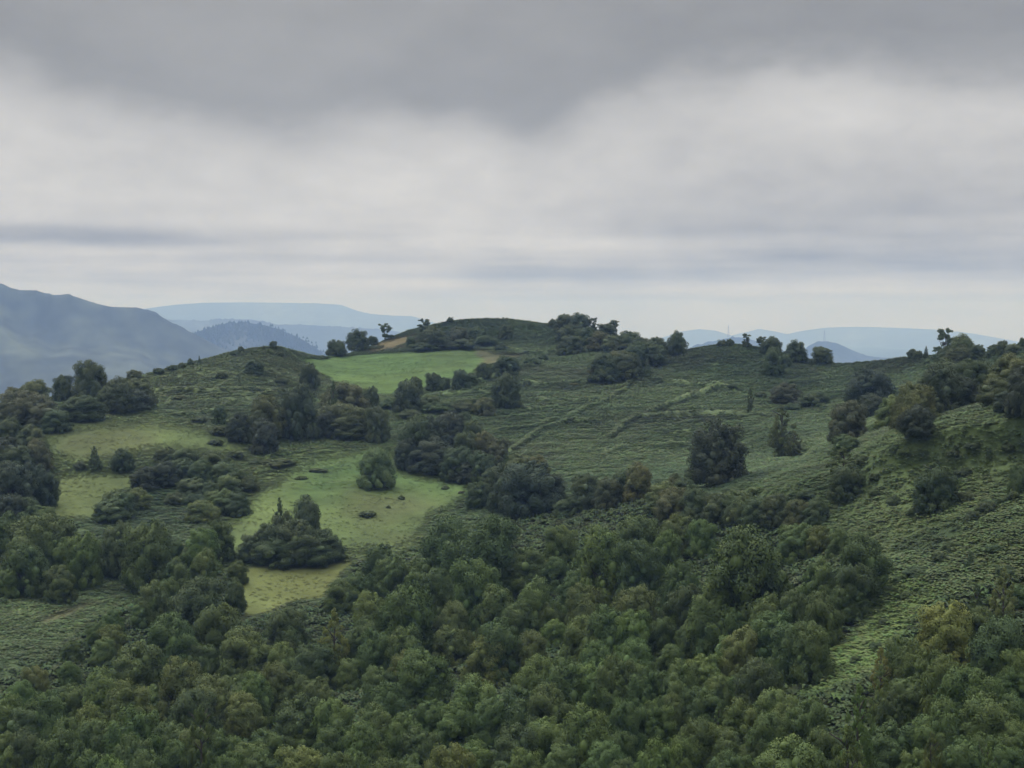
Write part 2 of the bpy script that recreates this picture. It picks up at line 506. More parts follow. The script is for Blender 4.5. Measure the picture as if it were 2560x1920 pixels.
# banks and overgrown terraces: (x0, y0, px per zoom px, points)
Z3 = (1000, 780, 0.25316)
Z4 = (1500, 780, 0.25316)
ZL2 = (500, 880, 0.25316)
BANKS = [(Z3, [(980, 1180), (1150, 1170), (1300, 1150), (1420, 1120), (1480, 1080), (1560, 1070)], 0.9),
         (Z3, [(1060, 1400), (1180, 1330), (1300, 1240), (1400, 1170), (1500, 1140), (1650, 1100), (1800, 1090), (1970, 1100)], 1.2),
         (Z3, [(1380, 870), (1550, 890), (1750, 880), (1950, 870)], 1.0), (Z3, [(1230, 700), (1450, 735), (1650, 720), (1850, 700), (2100, 680), (2200, 676)], 1.2),
         (Z3, [(1650, 1040), (1750, 1000), (1900, 940), (2050, 880)], 0.8), (Z3, [(1220, 940), (1280, 985), (1450, 960), (1560, 940)], 0.9),
         (Z3, [(1100, 1050), (1250, 1030), (1380, 1040)], 0.7), (Z3, [(420, 812), (600, 800), (780, 790), (930, 850)], 1.0),
         (Z3, [(690, 740), (850, 670), (980, 630), (1120, 575), (1280, 540), (1420, 500)], 1.2), (Z3, [(1040, 370), (1200, 400), (1320, 420), (1450, 405), (1750, 400)], 1.2),
         (Z4, [(0, 700), (200, 680), (300, 690), (500, 690), (750, 710), (1000, 735), (1120, 740), (1220, 745), (1330, 780)], 1.1),
         (Z4, [(480, 1010), (600, 960), (750, 900), (900, 840), (1100, 770), (1160, 745)], 1.6),
         (Z4, [(100, 1240), (200, 1150), (300, 1080), (350, 1040), (600, 1030), (900, 1020), (1200, 1020), (1600, 1035)], 1.3),
         (Z4, [(90, 860), (150, 820), (260, 750), (310, 695)], 1.0), (Z4, [(1900, 905), (2050, 935), (2200, 960)], 1.0), (Z4, [(150, 650), (260, 635), (330, 575)], 0.8),
         (Z4, [(680, 1290), (740, 1330), (830, 1310)], 0.7), (Z4, [(0, 1430), (120, 1370), (260, 1330)], 0.6),
         (ZL2, [(-600, 400), (-350, 380), (-100, 390), (200, 385), (420, 372), (600, 385), (750, 405), (900, 397)], 1.0),
         (ZL2, [(320, 420), (500, 415), (800, 420)], 0.7), (ZL2, [(930, 1300), (1100, 1320), (1350, 1300), (1600, 1290)], 0.6),
         (ZL2, [(1180, 1160), (1300, 1140), (1400, 1100)], 0.8), (ZL2, [(560, 1170), (700, 1150), (880, 1100)], 0.8), (ZL2, [(640, 1060), (760, 1010), (860, 995)], 0.8),
         (ZL2, [(-560, 590), (-480, 560), (-320, 520), (-260, 470)], 1.0), (ZL2, [(-300, 640), (0, 610), (200, 560), (330, 480)], 0.7)]
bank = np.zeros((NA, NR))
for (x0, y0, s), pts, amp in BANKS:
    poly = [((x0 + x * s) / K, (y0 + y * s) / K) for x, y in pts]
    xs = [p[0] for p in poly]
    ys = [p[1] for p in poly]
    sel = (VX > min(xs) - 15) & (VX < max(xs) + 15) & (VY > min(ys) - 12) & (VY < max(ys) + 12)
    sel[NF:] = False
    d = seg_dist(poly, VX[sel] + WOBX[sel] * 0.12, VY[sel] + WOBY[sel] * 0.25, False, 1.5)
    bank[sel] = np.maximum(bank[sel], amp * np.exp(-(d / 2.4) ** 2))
fine = np.zeros((NA, NR))
hump = fbm(GX / 7.0, GY / 4.0, 4, 21)
tuss = fbm(GX / 1.8, GY / 1.8, 2, 27)
amp = np.where(np.arange(NR)[None] < NN + NM, 1.0, 0.0) * (1 - 0.9 * grass)
fade = np.clip((NN + NM - 4 - np.arange(NR)) / 14.0, 0, 1)[None]
GZN = GZ + amp * (0.42 * hump * fade + 0.22 * tuss * fade) + 1.0 * bank * fade
GZN[:, NN + NM:] += fbm(GX / 420, GY / 420, 4, 61)[:, NN + NM:] * np.clip((np.arange(NX) - 8) / 12.0, 0, 1)[None] * 24
GZN[:, :NN] = np.minimum(GZN[:, :NN], GZ[:, :NN] + 0.2)
LOWEST = float(GZN.min())

# grassy tops of the banks are paler than the fern beside them
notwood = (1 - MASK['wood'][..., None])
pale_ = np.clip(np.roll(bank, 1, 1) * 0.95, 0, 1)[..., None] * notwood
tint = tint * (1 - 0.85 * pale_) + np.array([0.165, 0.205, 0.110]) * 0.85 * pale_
# shade on the steep near face of each bank, painted into the tint
bank_shade = np.clip(np.roll(bank, -4, 1) * 1.0 - np.roll(bank, 1, 1) * 0.6, 0, 1)[..., None] * notwood
tint = tint * (1 - 0.38 * bank_shade)
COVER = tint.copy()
# shade in the gaps between the ferns, painted as darker ground
fernland = ((1 - np.clip(grass * 1.3, 0, 1)) * (1 - MASK['rough'] * 0.7) * (1 - MASK['knoll'] * 0.5) * (1 - np.clip(bank, 0, 1)))[..., None]
tint = tint * (1 - 0.15 * fernland)
verts = np.stack([GX, GY, GZN], -1).reshape(-1, 3)
ia = np.arange(NA)
ja = np.arange(NR - 1)
I, J = np.meshgrid(ia, ja, indexing='ij')
I2 = (I + 1) % NA
quads = np.stack([I * NR + J, I * NR + J + 1, I2 * NR + J + 1, I2 * NR + J], -1).reshape(-1, 4)
quads = quads[:, ::-1]
# normals of the whole sheet, so fields and hillside meet without a seam
p = verts.astype(float)
fn = np.cross(p[quads[:, 1]] - p[quads[:, 0]], p[quads[:, 2]] - p[quads[:, 0]])
if fn[:, 2].mean() < 0:
    quads = quads[:, ::-1]
    fn = -fn
vn = np.zeros_like(p)
for k in range(4):
    np.add.at(vn, quads[:, k], fn)
vn /= np.maximum(np.linalg.norm(vn, axis=1, keepdims=True), 1e-12)
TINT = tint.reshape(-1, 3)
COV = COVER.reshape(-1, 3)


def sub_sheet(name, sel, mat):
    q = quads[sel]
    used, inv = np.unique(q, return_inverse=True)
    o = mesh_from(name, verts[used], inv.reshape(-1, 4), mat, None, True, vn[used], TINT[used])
    tag(o, kind='structure')
    return o


fieldid = np.zeros((NA, NR), int)
for k, (nm, *_r) in enumerate(FIELDS):
    if nm in ('stubble', 'tan', 'rust'):
        continue
    fieldid[MASK[nm] > 0.5] = k + 1
fid_q = fieldid.reshape(-1)[quads].min(1)
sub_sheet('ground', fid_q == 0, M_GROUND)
for k, (nm, *_r) in enumerate(FIELDS):
    if nm not in ('stubble', 'tan', 'rust'):
        sub_sheet('field', fid_q == k + 1, M_FIELD)
a_hole = np.arange(NA) * NR
mesh_cap = mesh_from('lookout_ground', np.concatenate([verts[a_hole], [[0, 0, float(GZN[:, 0].max())]]]), [(i, (i + 1) % NA, NA) for i in range(NA)], M_GROUND, None, True, None,
                     np.concatenate([TINT[a_hole], [B['bracken']]]))
tag(mesh_cap, kind='structure')

# ------------------------------------------------------------------ far hills
def ridge(name, pts, D, W, seed, col, rough=1.0, fringe=0.0, spur=0.22, front=0.95, base=VALLEY - 6):
    """a hill with its own length, depth and height; pts are crest points in the 2212 view"""
    a, e = px2ang(np.array([q[0] for q in pts]) * K, np.array([q[1] for q in pts]) * K)
    dd = np.array([q[2] if len(q) > 2 else D for q in pts], float)
    na = max(420, int((a[-1] - a[0]) / 0.001))
    az = np.linspace(a[0], a[-1], na)
    el = np.interp(az, a, e)
    k = np.array([1, 2, 3, 2, 1]) / 9.0
    el = np.convolve(np.pad(el, 2, mode='edge'), k, 'valid')
    dc = np.interp(az, a, dd)
    zc = dc * np.tan(el)
    zc = np.where(np.abs(zc) < 1e9, zc, 0)
    nr = 110
    s = np.concatenate([np.linspace(-1, 0, nr * 2 // 3, endpoint=False), np.linspace(0, 1, nr - nr * 2 // 3)])
    d = dc[:, None] + s[None] * W
    x = d * np.sin(az)[:, None]
    y = d * np.cos(az)[:, None]
    along = (az[:, None] * D + 0 * d)
    sp = np.abs(vnoise(along / (W * 0.42) + 0.25 * fbm(x / W * 2, y / W * 2, 2, seed + 9), s[None] * 0.6 + 0 * d, seed)) * 2
    sp = 0.5 * sp + 0.5 * np.abs(fbm(along / (W * 0.2), s[None] * 1.1 + 0 * d, 3, seed + 1))
    prof = np.abs(s)[None] ** front
    wgt = np.clip(np.abs(s)[None] * 4, 0, 1) * (1 - np.abs(s)[None]) * 1.2
    h = (zc[:, None] - base)
    z = base + h * (1 - prof) * (1 - spur * sp * wgt * 2.0)
    z += fbm(x / 60, y / 60, 4, seed + 3) * 9 * rough * (1 - prof) * np.clip(np.abs(s)[None] * 5, 0.12, 1)
    if fringe:
        fr = np.maximum(0, fbm(az * D / 22, az * 0 + 2.5, 2, seed + 4)) * fringe
        z += fr[:, None] * np.exp(-(s[None] / 0.03) ** 2)
    z = np.where(np.abs(s)[None] > 0.985, base, z)
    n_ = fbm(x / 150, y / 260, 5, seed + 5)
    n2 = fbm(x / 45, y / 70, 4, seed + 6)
    c = np.array(col) * (1 + 0.45 * n_[..., None]) * (1 + 0.9 * n2[..., None]) * (0.35 + 1.9 * np.exp(-5.0 * np.clip(sp, 0, 1)))[..., None]  # lit spurs and shaded folds are painted into the slope colour
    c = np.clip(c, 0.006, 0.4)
    ii, jj = np.meshgrid(np.arange(na - 1), np.arange(nr - 1), indexing='ij')
    q = np.stack([ii * nr + jj, (ii + 1) * nr + jj, (ii + 1) * nr + jj + 1, ii * nr + jj + 1], -1).reshape(-1, 4)
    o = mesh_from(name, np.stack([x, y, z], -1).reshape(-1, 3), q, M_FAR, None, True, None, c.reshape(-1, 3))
    tag(o, kind='structure')
    return x, y, z, s


ridge('mountain', [(-2600, 980, 4600), (-1900, 850, 4500), (-1400, 700, 4400), (-1000, 620, 4400), (-420, 560, 4300), (-200, 578), (-60, 607), (0, 614), (40, 627), (75, 627), (110, 637), (150, 637), (205, 655), (240, 663), (270, 664), (300, 665), (335, 676), (370, 697),
                   (420, 722), (470, 747), (530, 775), (600, 805), (680, 850), (760, 900)], 4100, 1450, 101, (0.040, 0.048, 0.036), 1.0, 9, 0.85)
R2 = ridge('mountain', [(250, 800), (330, 752), (400, 727), (440, 712), (490, 699), (530, 697), (570, 702), (610, 714), (650, 732), (690, 757), (730, 785), (790, 830)], 5000, 900, 131,
           (0.026, 0.032, 0.034), 1.0, 10, 0.3)
ridge('mountain', [(250, 730), (350, 690), (400, 691), (440, 693), (480, 690), (540, 690), (600, 701), (650, 701), (700, 704), (760, 708), (830, 712), (900, 722), (980, 745), (1060, 790)], 9000, 1400, 151,
      (0.035, 0.044, 0.04), 1.5, 18, 0.25)
ridge('mountain', [(150, 720), (240, 690), (310, 667), (380, 658), (440, 654), (520, 653), (600, 654), (680, 655), (735, 658), (770, 671), (800, 678), (850, 682), (890, 683), (920, 692), (960, 703), (1020, 712), (1120, 730), (1250, 780)],
      14500, 2600, 171, (0.04, 0.05, 0.048), 2.0, 0, 0.2)
ridge('hill', [(1650, 840), (1700, 800), (1725, 770), (1745, 748), (1765, 738), (1785, 737), (1810, 742), (1840, 756), (1870, 768), (1900, 772), (1940, 774), (1990, 776), (2060, 786), (2150, 810)], 7000, 800, 191,
      (0.035, 0.044, 0.04), 1.0, 6, 0.25)
ridge('hill', [(1400, 800), (1450, 770), (1490, 752), (1520, 742), (1550, 735), (1580, 729), (1605, 729), (1640, 738), (1680, 752), (1720, 770), (1770, 800)], 7200, 800, 201,
      (0.035, 0.044, 0.04), 1.0, 14, 0.25)
ridge('mountain', [(1200, 800), (1330, 770), (1420, 733), (1470, 716), (1510, 711), (1545, 714), (1580, 725), (1610, 718), (1640, 710), (1680, 717), (1700, 722), (1730, 715), (1780, 708), (1840, 706), (1900, 707), (1960, 709), (2040, 713),
                   (2100, 720), (2200, 738), (2350, 762), (2600, 800)], 15800, 1500, 211, (0.04, 0.05, 0.048), 2.0, 0, 0.2)

# conifers on the dark middle ridge: a far-off wood that reads as one mass
fx, fy, fz, fs = R2
cv, cf = [], []
for _ in range(1500):
    i = RNG.integers(60, 360)
    j = int(np.argmin(np.abs(fs - (-abs(RNG.normal(0, 0.12))))))
    b0 = np.array([fx[i, j] + RNG.normal(0, 12), fy[i, j], fz[i, j] - 2])
    hh, rr = RNG.uniform(6, 13), RNG.uniform(3, 6)
    k0 = len(cv)
    for t_ in range(5):
        an = t_ * 2 * math.pi / 5
        cv.append(b0 + [rr * math.cos(an), rr * math.sin(an), 0])
    cv.append(b0 + [0, 0, hh])
    cf += [(k0 + t_, k0 + (t_ + 1) % 5, k0 + 5) for t_ in range(5)]
fo = mesh_from('forest', np.array(cv), cf, plain_mat('far_conifers', (0.02, 0.032, 0.022), 0.9, 0.2, 0.01), None, False)
tag(fo, 'dark conifer wood along the top of the middle blue ridge', 'forest', None, 'stuff')

# ------------------------------------------------------------------ tree prototypes
# every prototype is one unit wide and one unit high, standing on its origin


def leaf_cards(centers, radii, per, size, seed, updrift=0.3):
    """leaf clusters on small lumps that sit on the crown's main boughs"""
    r = np.random.default_rng(seed)
    V, Q, NRM = [], [], []
    k0 = 0
    top = max(c[2] + R[2] for c, R in zip(centers, radii))
    for c, R in zip(centers, radii):
        c, R = np.array(c), np.array(R)
        ns = max(3, int(round(5.5 * R[0] / 0.16)))
        sub = r.normal(size=(ns, 3))
        sub[:, 2] += 0.35
        sub /= np.linalg.norm(sub, axis=1, keepdims=True)
        for sd_ in sub:
            sc = c + sd_ * R * r.uniform(0.45, 0.95)
            sr = R * r.uniform(0.42, 0.68)
            n = int(per * r.uniform(0.8, 1.2) * (sr[0] * sr[2]) ** 0.8 / 0.025)
            d = r.normal(size=(n, 3))
            d[:, 2] += 0.25
            d /= np.linalg.norm(d, axis=1, keepdims=True)
            rad = 0.55 + 0.6 * r.random(n) ** 0.7
            pos = sc + d * sr * rad[:, None]
            big = (pos - c) / R
            big /= np.maximum(np.linalg.norm(big, axis=1, keepdims=True), 1e-6)
            whole = pos - np.array([0, 0, 0.42 * top])
            whole /= np.maximum(np.linalg.norm(whole, axis=1, keepdims=True), 1e-6)
            nrm = d * 0.4 + big * 0.5 + whole * 0.4
            nrm /= np.linalg.norm(nrm, axis=1, keepdims=True)
            nn = nrm * 0.6 + r.normal(size=(n, 3)) * 0.45
            nn[:, 2] += updrift
            nn /= np.linalg.norm(nn, axis=1, keepdims=True)
            a = np.cross(nn, r.normal(size=(n, 3)))
            a /= np.linalg.norm(a, axis=1, keepdims=True)
            b = np.cross(nn, a)
            L = size * r.uniform(0.55, 1.4, n)[:, None]
            Wd = L * r.uniform(0.45, 0.8, n)[:, None]
            quad = np.stack([pos - a * L, pos - b * Wd + nn * L * 0.15, pos + a * L, pos + b * Wd + nn * L * 0.15], 1)
            V.append(quad.reshape(-1, 3))
            Q.append(k0 + np.arange(n * 4).reshape(n, 4))
            k0 += n * 4
            sh = nrm * 0.9 + nn * 0.25
            sh /= np.linalg.norm(sh, axis=1, keepdims=True)
            NRM.append(np.repeat(sh, 4, 0))
    return np.concatenate(V), np.concatenate(Q), np.concatenate(NRM)


def core_mesh(centers, radii, shrink=0.74):
    V, Q, NR_ = [], [], []
    k = 0
    for c, R in zip(centers, radii):
        nu, nv = 8, 5
        for j in range(nv + 1):
            th = math.pi * j / nv
            for i in range(nu):
                ph = 2 * math.pi * i / nu
                d = np.array([math.sin(th) * math.cos(ph), math.sin(th) * math.sin(ph), math.cos(th)])
                V.append(np.array(c) + d * np.array(R) * shrink)
                NR_.append(d)
        for j in range(nv):
            for i in range(nu):
                Q.append([k + j * nu + i, k + (j + 1) * nu + i, k + (j + 1) * nu + (i + 1) % nu, k + j * nu + (i + 1) % nu])
        k = len(V)
    return np.array(V), np.array(Q), np.array(NR_)


def lobes_for(kind, seed):
    r = random.Random(seed)
    cs, rs = [], []

    def put(x, y, z, rx, rz):
        cs.append((x, y, z))
        rs.append((rx, rx, rz))
    if kind in ('round', 'dome'):
        z0, z1 = (0.16, 0.97) if kind == 'round' else (0.02, 0.97)
        skew = r.uniform(-0.06, 0.06)
        n = 20 if kind == 'round' else 22
        lump = [(r.uniform(0, 6.28), r.uniform(0.55, 1.0)) for _ in range(5)]
        for i in range(n):
            t = (i + 0.5) / n
            zz = 1 - t
            ph = i * 2.39996 + r.uniform(-0.4, 0.4)
            if kind == 'round':
                prof = math.sqrt(max(0.0, 1 - (2 * zz ** 0.85 - 0.98) ** 2))
            else:
                prof = math.sqrt(max(0.0, 1 - zz ** 2.1))
            m = max(l for a_, l in lump if True) * 0.5 + 0.5 * sum(l * max(0, math.cos(ph - a_)) for a_, l in lump) / 1.6
            rr = prof * 0.36 * min(1.1, 0.55 + 0.6 * m) * r.uniform(0.8, 1.1)
            R = r.uniform(0.11, 0.22) * (1.0 if zz < 0.85 else 0.7)
            put(rr * math.cos(ph) + skew, rr * math.sin(ph), z0 + R * 0.8 + (z1 - z0 - 1.6 * R) * zz, R, R * r.uniform(0.75, 1.0))
        if kind == 'dome':
            for i in range(8):
                R = r.uniform(0.11, 0.17)
                put(0.36 * math.cos(i * 0.785 + 0.3), 0.36 * math.sin(i * 0.785 + 0.3), R * 0.8, R, R)
        for i in range(3):
            put(r.uniform(-.08, .08), r.uniform(-.08, .08), z0 + (z1 - z0) * (0.35 + 0.15 * i), 0.26, 0.2)
    elif kind == 'slender':
        for i in range(34):
            zz = i / 33
            prof = (math.sin(math.pi * (0.12 + 0.86 * zz)) ** 0.75) * (1 - 0.35 * zz)
            ph = i * 2.39996
            rr = prof * 0.44 * r.uniform(0.35, 1.1)
            R = r.uniform(0.09, 0.16) * (1 - 0.4 * zz)
            put(rr * math.cos(ph), rr * math.sin(ph), 0.1 + 0.84 * zz, R, R * r.uniform(0.6, 0.85))
    elif kind == 'cone':
        for i in range(40):
            zz = (i / 39) ** 1.15
            prof = (1 - zz) ** 0.8
            ph = i * 2.39996
            rr = prof * 0.36 * r.uniform(0.75, 1.1)
            R = 0.045 + 0.13 * prof * r.uniform(0.8, 1.1)
            put(rr * math.cos(ph), rr * math.sin(ph), 0.06 + 0.88 * zz, R, R * 0.6)
    elif kind == 'open':
        for i in range(27):
            zz = r.uniform(0.14, 1.0)
            ph = i * 2.39996 + r.uniform(-0.5, 0.5)
            rr = 0.36 * r.uniform(0.25, 1.0) * (1.1 - 0.4 * abs(zz - 0.6))
            R = r.uniform(0.09, 0.17)
            put(rr * math.cos(ph), rr * math.sin(ph), min(0.92, zz), R, R * r.uniform(0.4, 0.7))
    elif kind == 'low':
        for i in range(20):
            ph = i * 2.39996
            rr = 0.38 * math.sqrt(i / 20) * r.uniform(0.85, 1.1)
            R = r.uniform(0.13, 0.2)
            put(rr * math.cos(ph), rr * math.sin(ph), (0.25 + 0.5 * (1 - (rr / 0.42) ** 2)) * r.uniform(0.6, 1.0), R, R * 1.5)
    return cs, rs


def make_trunk(kind, seed):
    """tapered trunk with forked limbs, unit size"""
    r = random.Random(seed)
    V, Fc = [], []

    def limb(p0, p1, r0, r1, seg=4, ns=6):
        k = len(V)
        d = np.array(p1) - np.array(p0)
        u = np.cross(d, [0.3, 1, 0.2])
        u /= np.linalg.norm(u)
        w = np.cross(d, u)
        w /= np.linalg.norm(w)
        for s in range(seg + 1):
            t = s / seg
            c = np.array(p0) + d * t + np.array([r.uniform(-1, 1), r.uniform(-1, 1), 0]) * 0.012 * (0 < s < seg)
            rad = r0 + (r1 - r0) * t
            for i in range(ns):
                an = 2 * math.pi * i / ns
                V.append(c + (u * math.cos(an) + w * math.sin(an)) * rad)
        for s in range(seg):
            for i in range(ns):
                Fc.append((k + s * ns + i, k + s * ns + (i + 1) % ns, k + (s + 1) * ns + (i + 1) % ns, k + (s + 1) * ns + i))
    hgt = {'round': 0.55, 'dome': 0.5, 'slender': 0.85, 'cone': 0.9, 'open': 0.75, 'low': 0.3}[kind]
    limb((0, 0, -0.06), (r.uniform(-.03, .03), r.uniform(-.03, .03), hgt), 0.034, 0.014, 6, 7)
    for i in range(7 if kind != 'low' else 5):
        z = hgt * r.uniform(0.3, 0.95)
        an = i * 2.4 + r.uniform(-.4, .4)
        rr = r.uniform(0.2, 0.33)
        limb((0, 0, z), (rr * math.cos(an), rr * math.sin(an), min(0.9, z + r.uniform(0.1, 0.28))), 0.014, 0.005, 3, 5)
    return np.array(V), Fc


PROTO = {}
TRUNK = {}


def build_protos():
    spec = (('round', 9, 330, 0.0122, 0.5, M_LEAF), ('dome', 6, 330, 0.0122, 0.5, M_LEAF), ('slender', 4, 330, 0.0118, 0.42, M_LOOSE), ('cone', 3, 240, 0.0122, 0.55, M_LEAF),
            ('open', 5, 260, 0.0155, 0.5, M_LEAF), ('low', 4, 240, 0.0155, 0.55, M_LEAF))
    for kind, n, per, size, shrink, mat in spec:
        PROTO[kind], TRUNK[kind] = [], []
        for i in range(n):
            sd = hash((len(kind), i)) % 1000 + 37 * i + len(kind) * 101
            cs, rs = lobes_for(kind, sd)
            v, q, nr_ = leaf_cards(cs, rs, per, size, sd + 5)
            cvx, cq, cn = core_mesh(cs, rs, shrink)
            me = mesh_from('crown_shape', np.concatenate([v, cvx]), np.concatenate([q, cq + len(v)]), mat, None, True, np.concatenate([nr_, cn]))
            tv, tf = make_trunk(kind, sd)
            tm = mesh_from('trunk_shape', tv, tf, M_BARK)
            PROTO[kind].append(me.data)
            TRUNK[kind].append(tm.data)
            bpy.data.objects.remove(me)
            bpy.data.objects.remove(tm)


build_protos()

TINTS = {'d': ((0.066, 0.096, 0.044), 'dark green'), 'm': ((0.086, 0.124, 0.055), 'mid green'), 'o': ((0.108, 0.130, 0.055), 'olive green'), 'l': ((0.115, 0.168, 0.068), 'light green'),
         'y': ((0.128, 0.168, 0.060), 'yellow-green'), 'g': ((0.195, 0.215, 0.062), 'golden green'), 'p': ((0.135, 0.190, 0.080), 'pale green'), 'b': ((0.048, 0.070, 0.043), 'blackish green'), 'r': ((0.088, 0.110, 0.058), 'dull green')}

# ------------------------------------------------------------------ the trees of the photo
# wood: crown centre x, crown top y, crown width, tint (zoomed photo quarters)
S9 = 900.0 / 2212.0
WOOD_A = """60 0 180 b;200 30 220 d;350 0 200 r;380 150 170 d;150 180 200 b;510 120 160 m;620 160 170 d;740 70 180 b;760 150 180 b;920 40 220 m;980 150 150 m;1080 170 130 d;1190 180 120 d;1240 70 160 l;1340 50 150 d
1265 215 140 m;1460 290 100 d;370 330 200 d;220 420 170 r;60 480 180 b;40 350 150 m;910 265 150 d;1080 280 220 d;1230 390 260 b;1440 400 110 d;870 360 160 m;930 440 200 m;1030 400 170 m;750 520 150 d;660 560 140 d
880 540 170 m;1010 530 180 d;1060 620 230 d;1330 540 230 d;480 620 180 d;600 660 140 m;700 600 140 m;690 690 180 o;640 760 160 m;430 790 130 d;980 780 90 m;830 800 250 m;880 870 200 b;960 850 130 m;1200 780 130 r;1280 800 130 m
1100 870 220 o;1500 700 250 o;1400 780 180 o;1650 700 150 o;1560 800 180 o;1750 570 200 r;1700 530 150 m;1780 680 130 d;1900 700 150 d;1920 780 220 b;1740 790 150 l;2060 600 170 g s;2150 880 140 l;2100 400 150 d;2170 420 140 d;2120 550 130 d
220 940 170 y;120 1030 180 l;420 900 130 m;520 930 180 m;380 990 130 d;620 940 190 m;450 1050 180 d;300 1080 200 d;60 1120 190 d;180 1170 200 b;800 1040 220 o;950 1060 150 l;650 1100 180 o;720 1180 180 d;1160 880 200 d;1180 1080 220 b
560 1170 200 o;420 1250 180 m;600 1270 200 d;840 1200 240 m;1300 1000 240 o;1430 1000 180 m;1560 960 180 l;1680 900 200 o;1500 1100 200 o;1640 1060 180 o;1830 1110 260 b;1780 960 200 d;1950 980 180 d;2050 1130 200 l;2170 1160 150 l
1350 1180 200 d;1240 1180 200 o s;1200 1320 180 o;1060 1290 200 m;140 1310 170 b;260 1290 150 d;40 1360 120 m;100 1420 160 l;200 1400 160 l;360 1350 220 d;480 1380 200 d;700 1330 200 m;830 1380 180 d;930 1450 200 m;700 1490 200 l;560 1450 180 d;60 1500 150 l
1080 1390 170 d;1260 1430 140 o;1200 1480 140 o;1370 1340 200 d;1420 1450 170 m;1520 1380 190 l;1640 1320 190 m;1750 1380 180 m;1860 1300 150 l;1870 1410 260 o;2050 1280 200 d;2130 1350 200 m;2040 1450 200 d;1620 1470 160 m"""
WOOD_B = """780 10 230 b;1050 0 300 b;920 100 250 d;370 170 160 b;1110 160 140 l;960 250 240 m;880 300 190 d;920 400 160 b;440 260 150 m;370 310 130 d;620 270 170 m;540 340 120 m;730 320 180 d;740 400 180 d;140 380 140 d;220 370 130 m;340 380 120 d
540 410 250 m;330 460 200 m;480 530 180 o;600 480 180 o;1090 330 160 m;1080 420 200 m;1250 420 180 m;1290 190 200 o;1230 290 180 o;1380 180 150 m;1470 60 160 l;1400 330 150 m;1450 260 150 m;1720 50 250 l;1700 170 260 m;1930 0 240 d;1960 140 220 b;2140 90 150 l;2150 230 150 m;1620 250 150 o;1720 260 200 d
1330 380 200 l;1570 330 180 m;1490 420 170 m;1620 420 180 o;1770 320 180 o;1720 430 170 m;1900 300 180 m;2050 340 220 o;1960 420 240 o;2150 400 150 d;820 540 170 y;800 620 130 m;960 580 180 d;1100 520 110 d;1080 610 220 d;1230 520 200 d;1200 600 200 d;1400 540 150 o;1440 640 130 l;1530 560 180 m;1620 620 200 m;1760 540 230 m;1930 580 180 l;1970 500 200 d;2090 620 150 m;2180 570 130 l;1890 680 200 m
290 620 180 m;400 600 150 o;550 580 160 o;640 640 160 m;530 680 180 m;340 700 180 d;420 780 180 d;790 680 180 o;700 770 200 o;640 820 260 d;720 880 260 b;500 850 150 o;1040 720 240 o;960 770 180 m;1090 780 190 o;1290 700 190 o;1410 780 190 o;1330 860 200 o;1250 860 160 o;1640 700 180 m;1560 750 200 d;1700 760 200 m;1950 740 180 l;2030 780 170 l;2160 790 150 m;1830 800 200 m
1020 890 280 r;960 1000 250 l;1500 870 230 d;1470 960 230 d;1700 880 200 l;1720 960 200 l;1830 870 200 o;1960 880 180 m;2170 900 130 m;2030 960 180 d;150 870 160 m;220 930 170 m;100 960 180 d;370 930 180 m;420 1020 200 d;300 1010 150 d;950 1080 240 m;850 1150 200 m;1050 1110 180 d;1250 1050 250 b;1400 1040 220 d
170 1130 220 o;330 1160 200 o;90 1220 180 o;260 1250 220 m;700 1130 160 d;770 1130 150 o;540 1210 180 l;480 1290 200 m;600 1300 220 d;650 1380 200 d;350 1380 170 m;830 1380 220 o;960 1390 200 l;1050 1430 170 m;900 1450 200 m;1120 1260 130 m s;1190 1300 230 b;1380 1240 210 l;1480 1270 200 l;1560 1290 170 m;1330 1330 250 o;1250 1420 200 o;1500 1400 200 m;1400 1460 200 m
1620 1140 240 m;1800 1020 170 l;1750 1110 200 m;1880 1130 180 d;1780 1290 140 r;1700 1240 200 m;1990 1180 150 m;2070 1150 180 m;2170 1100 130 d;2100 1390 230 l;1750 1380 200 m;1650 1460 180 m;1850 1330 150 d;1880 1480 180 d;200 1450 160 l;60 1440 150 m;400 1490 180 o;550 1480 180 m;700 1480 150 o;1120 1500 150 d;1990 1470 200 l"""
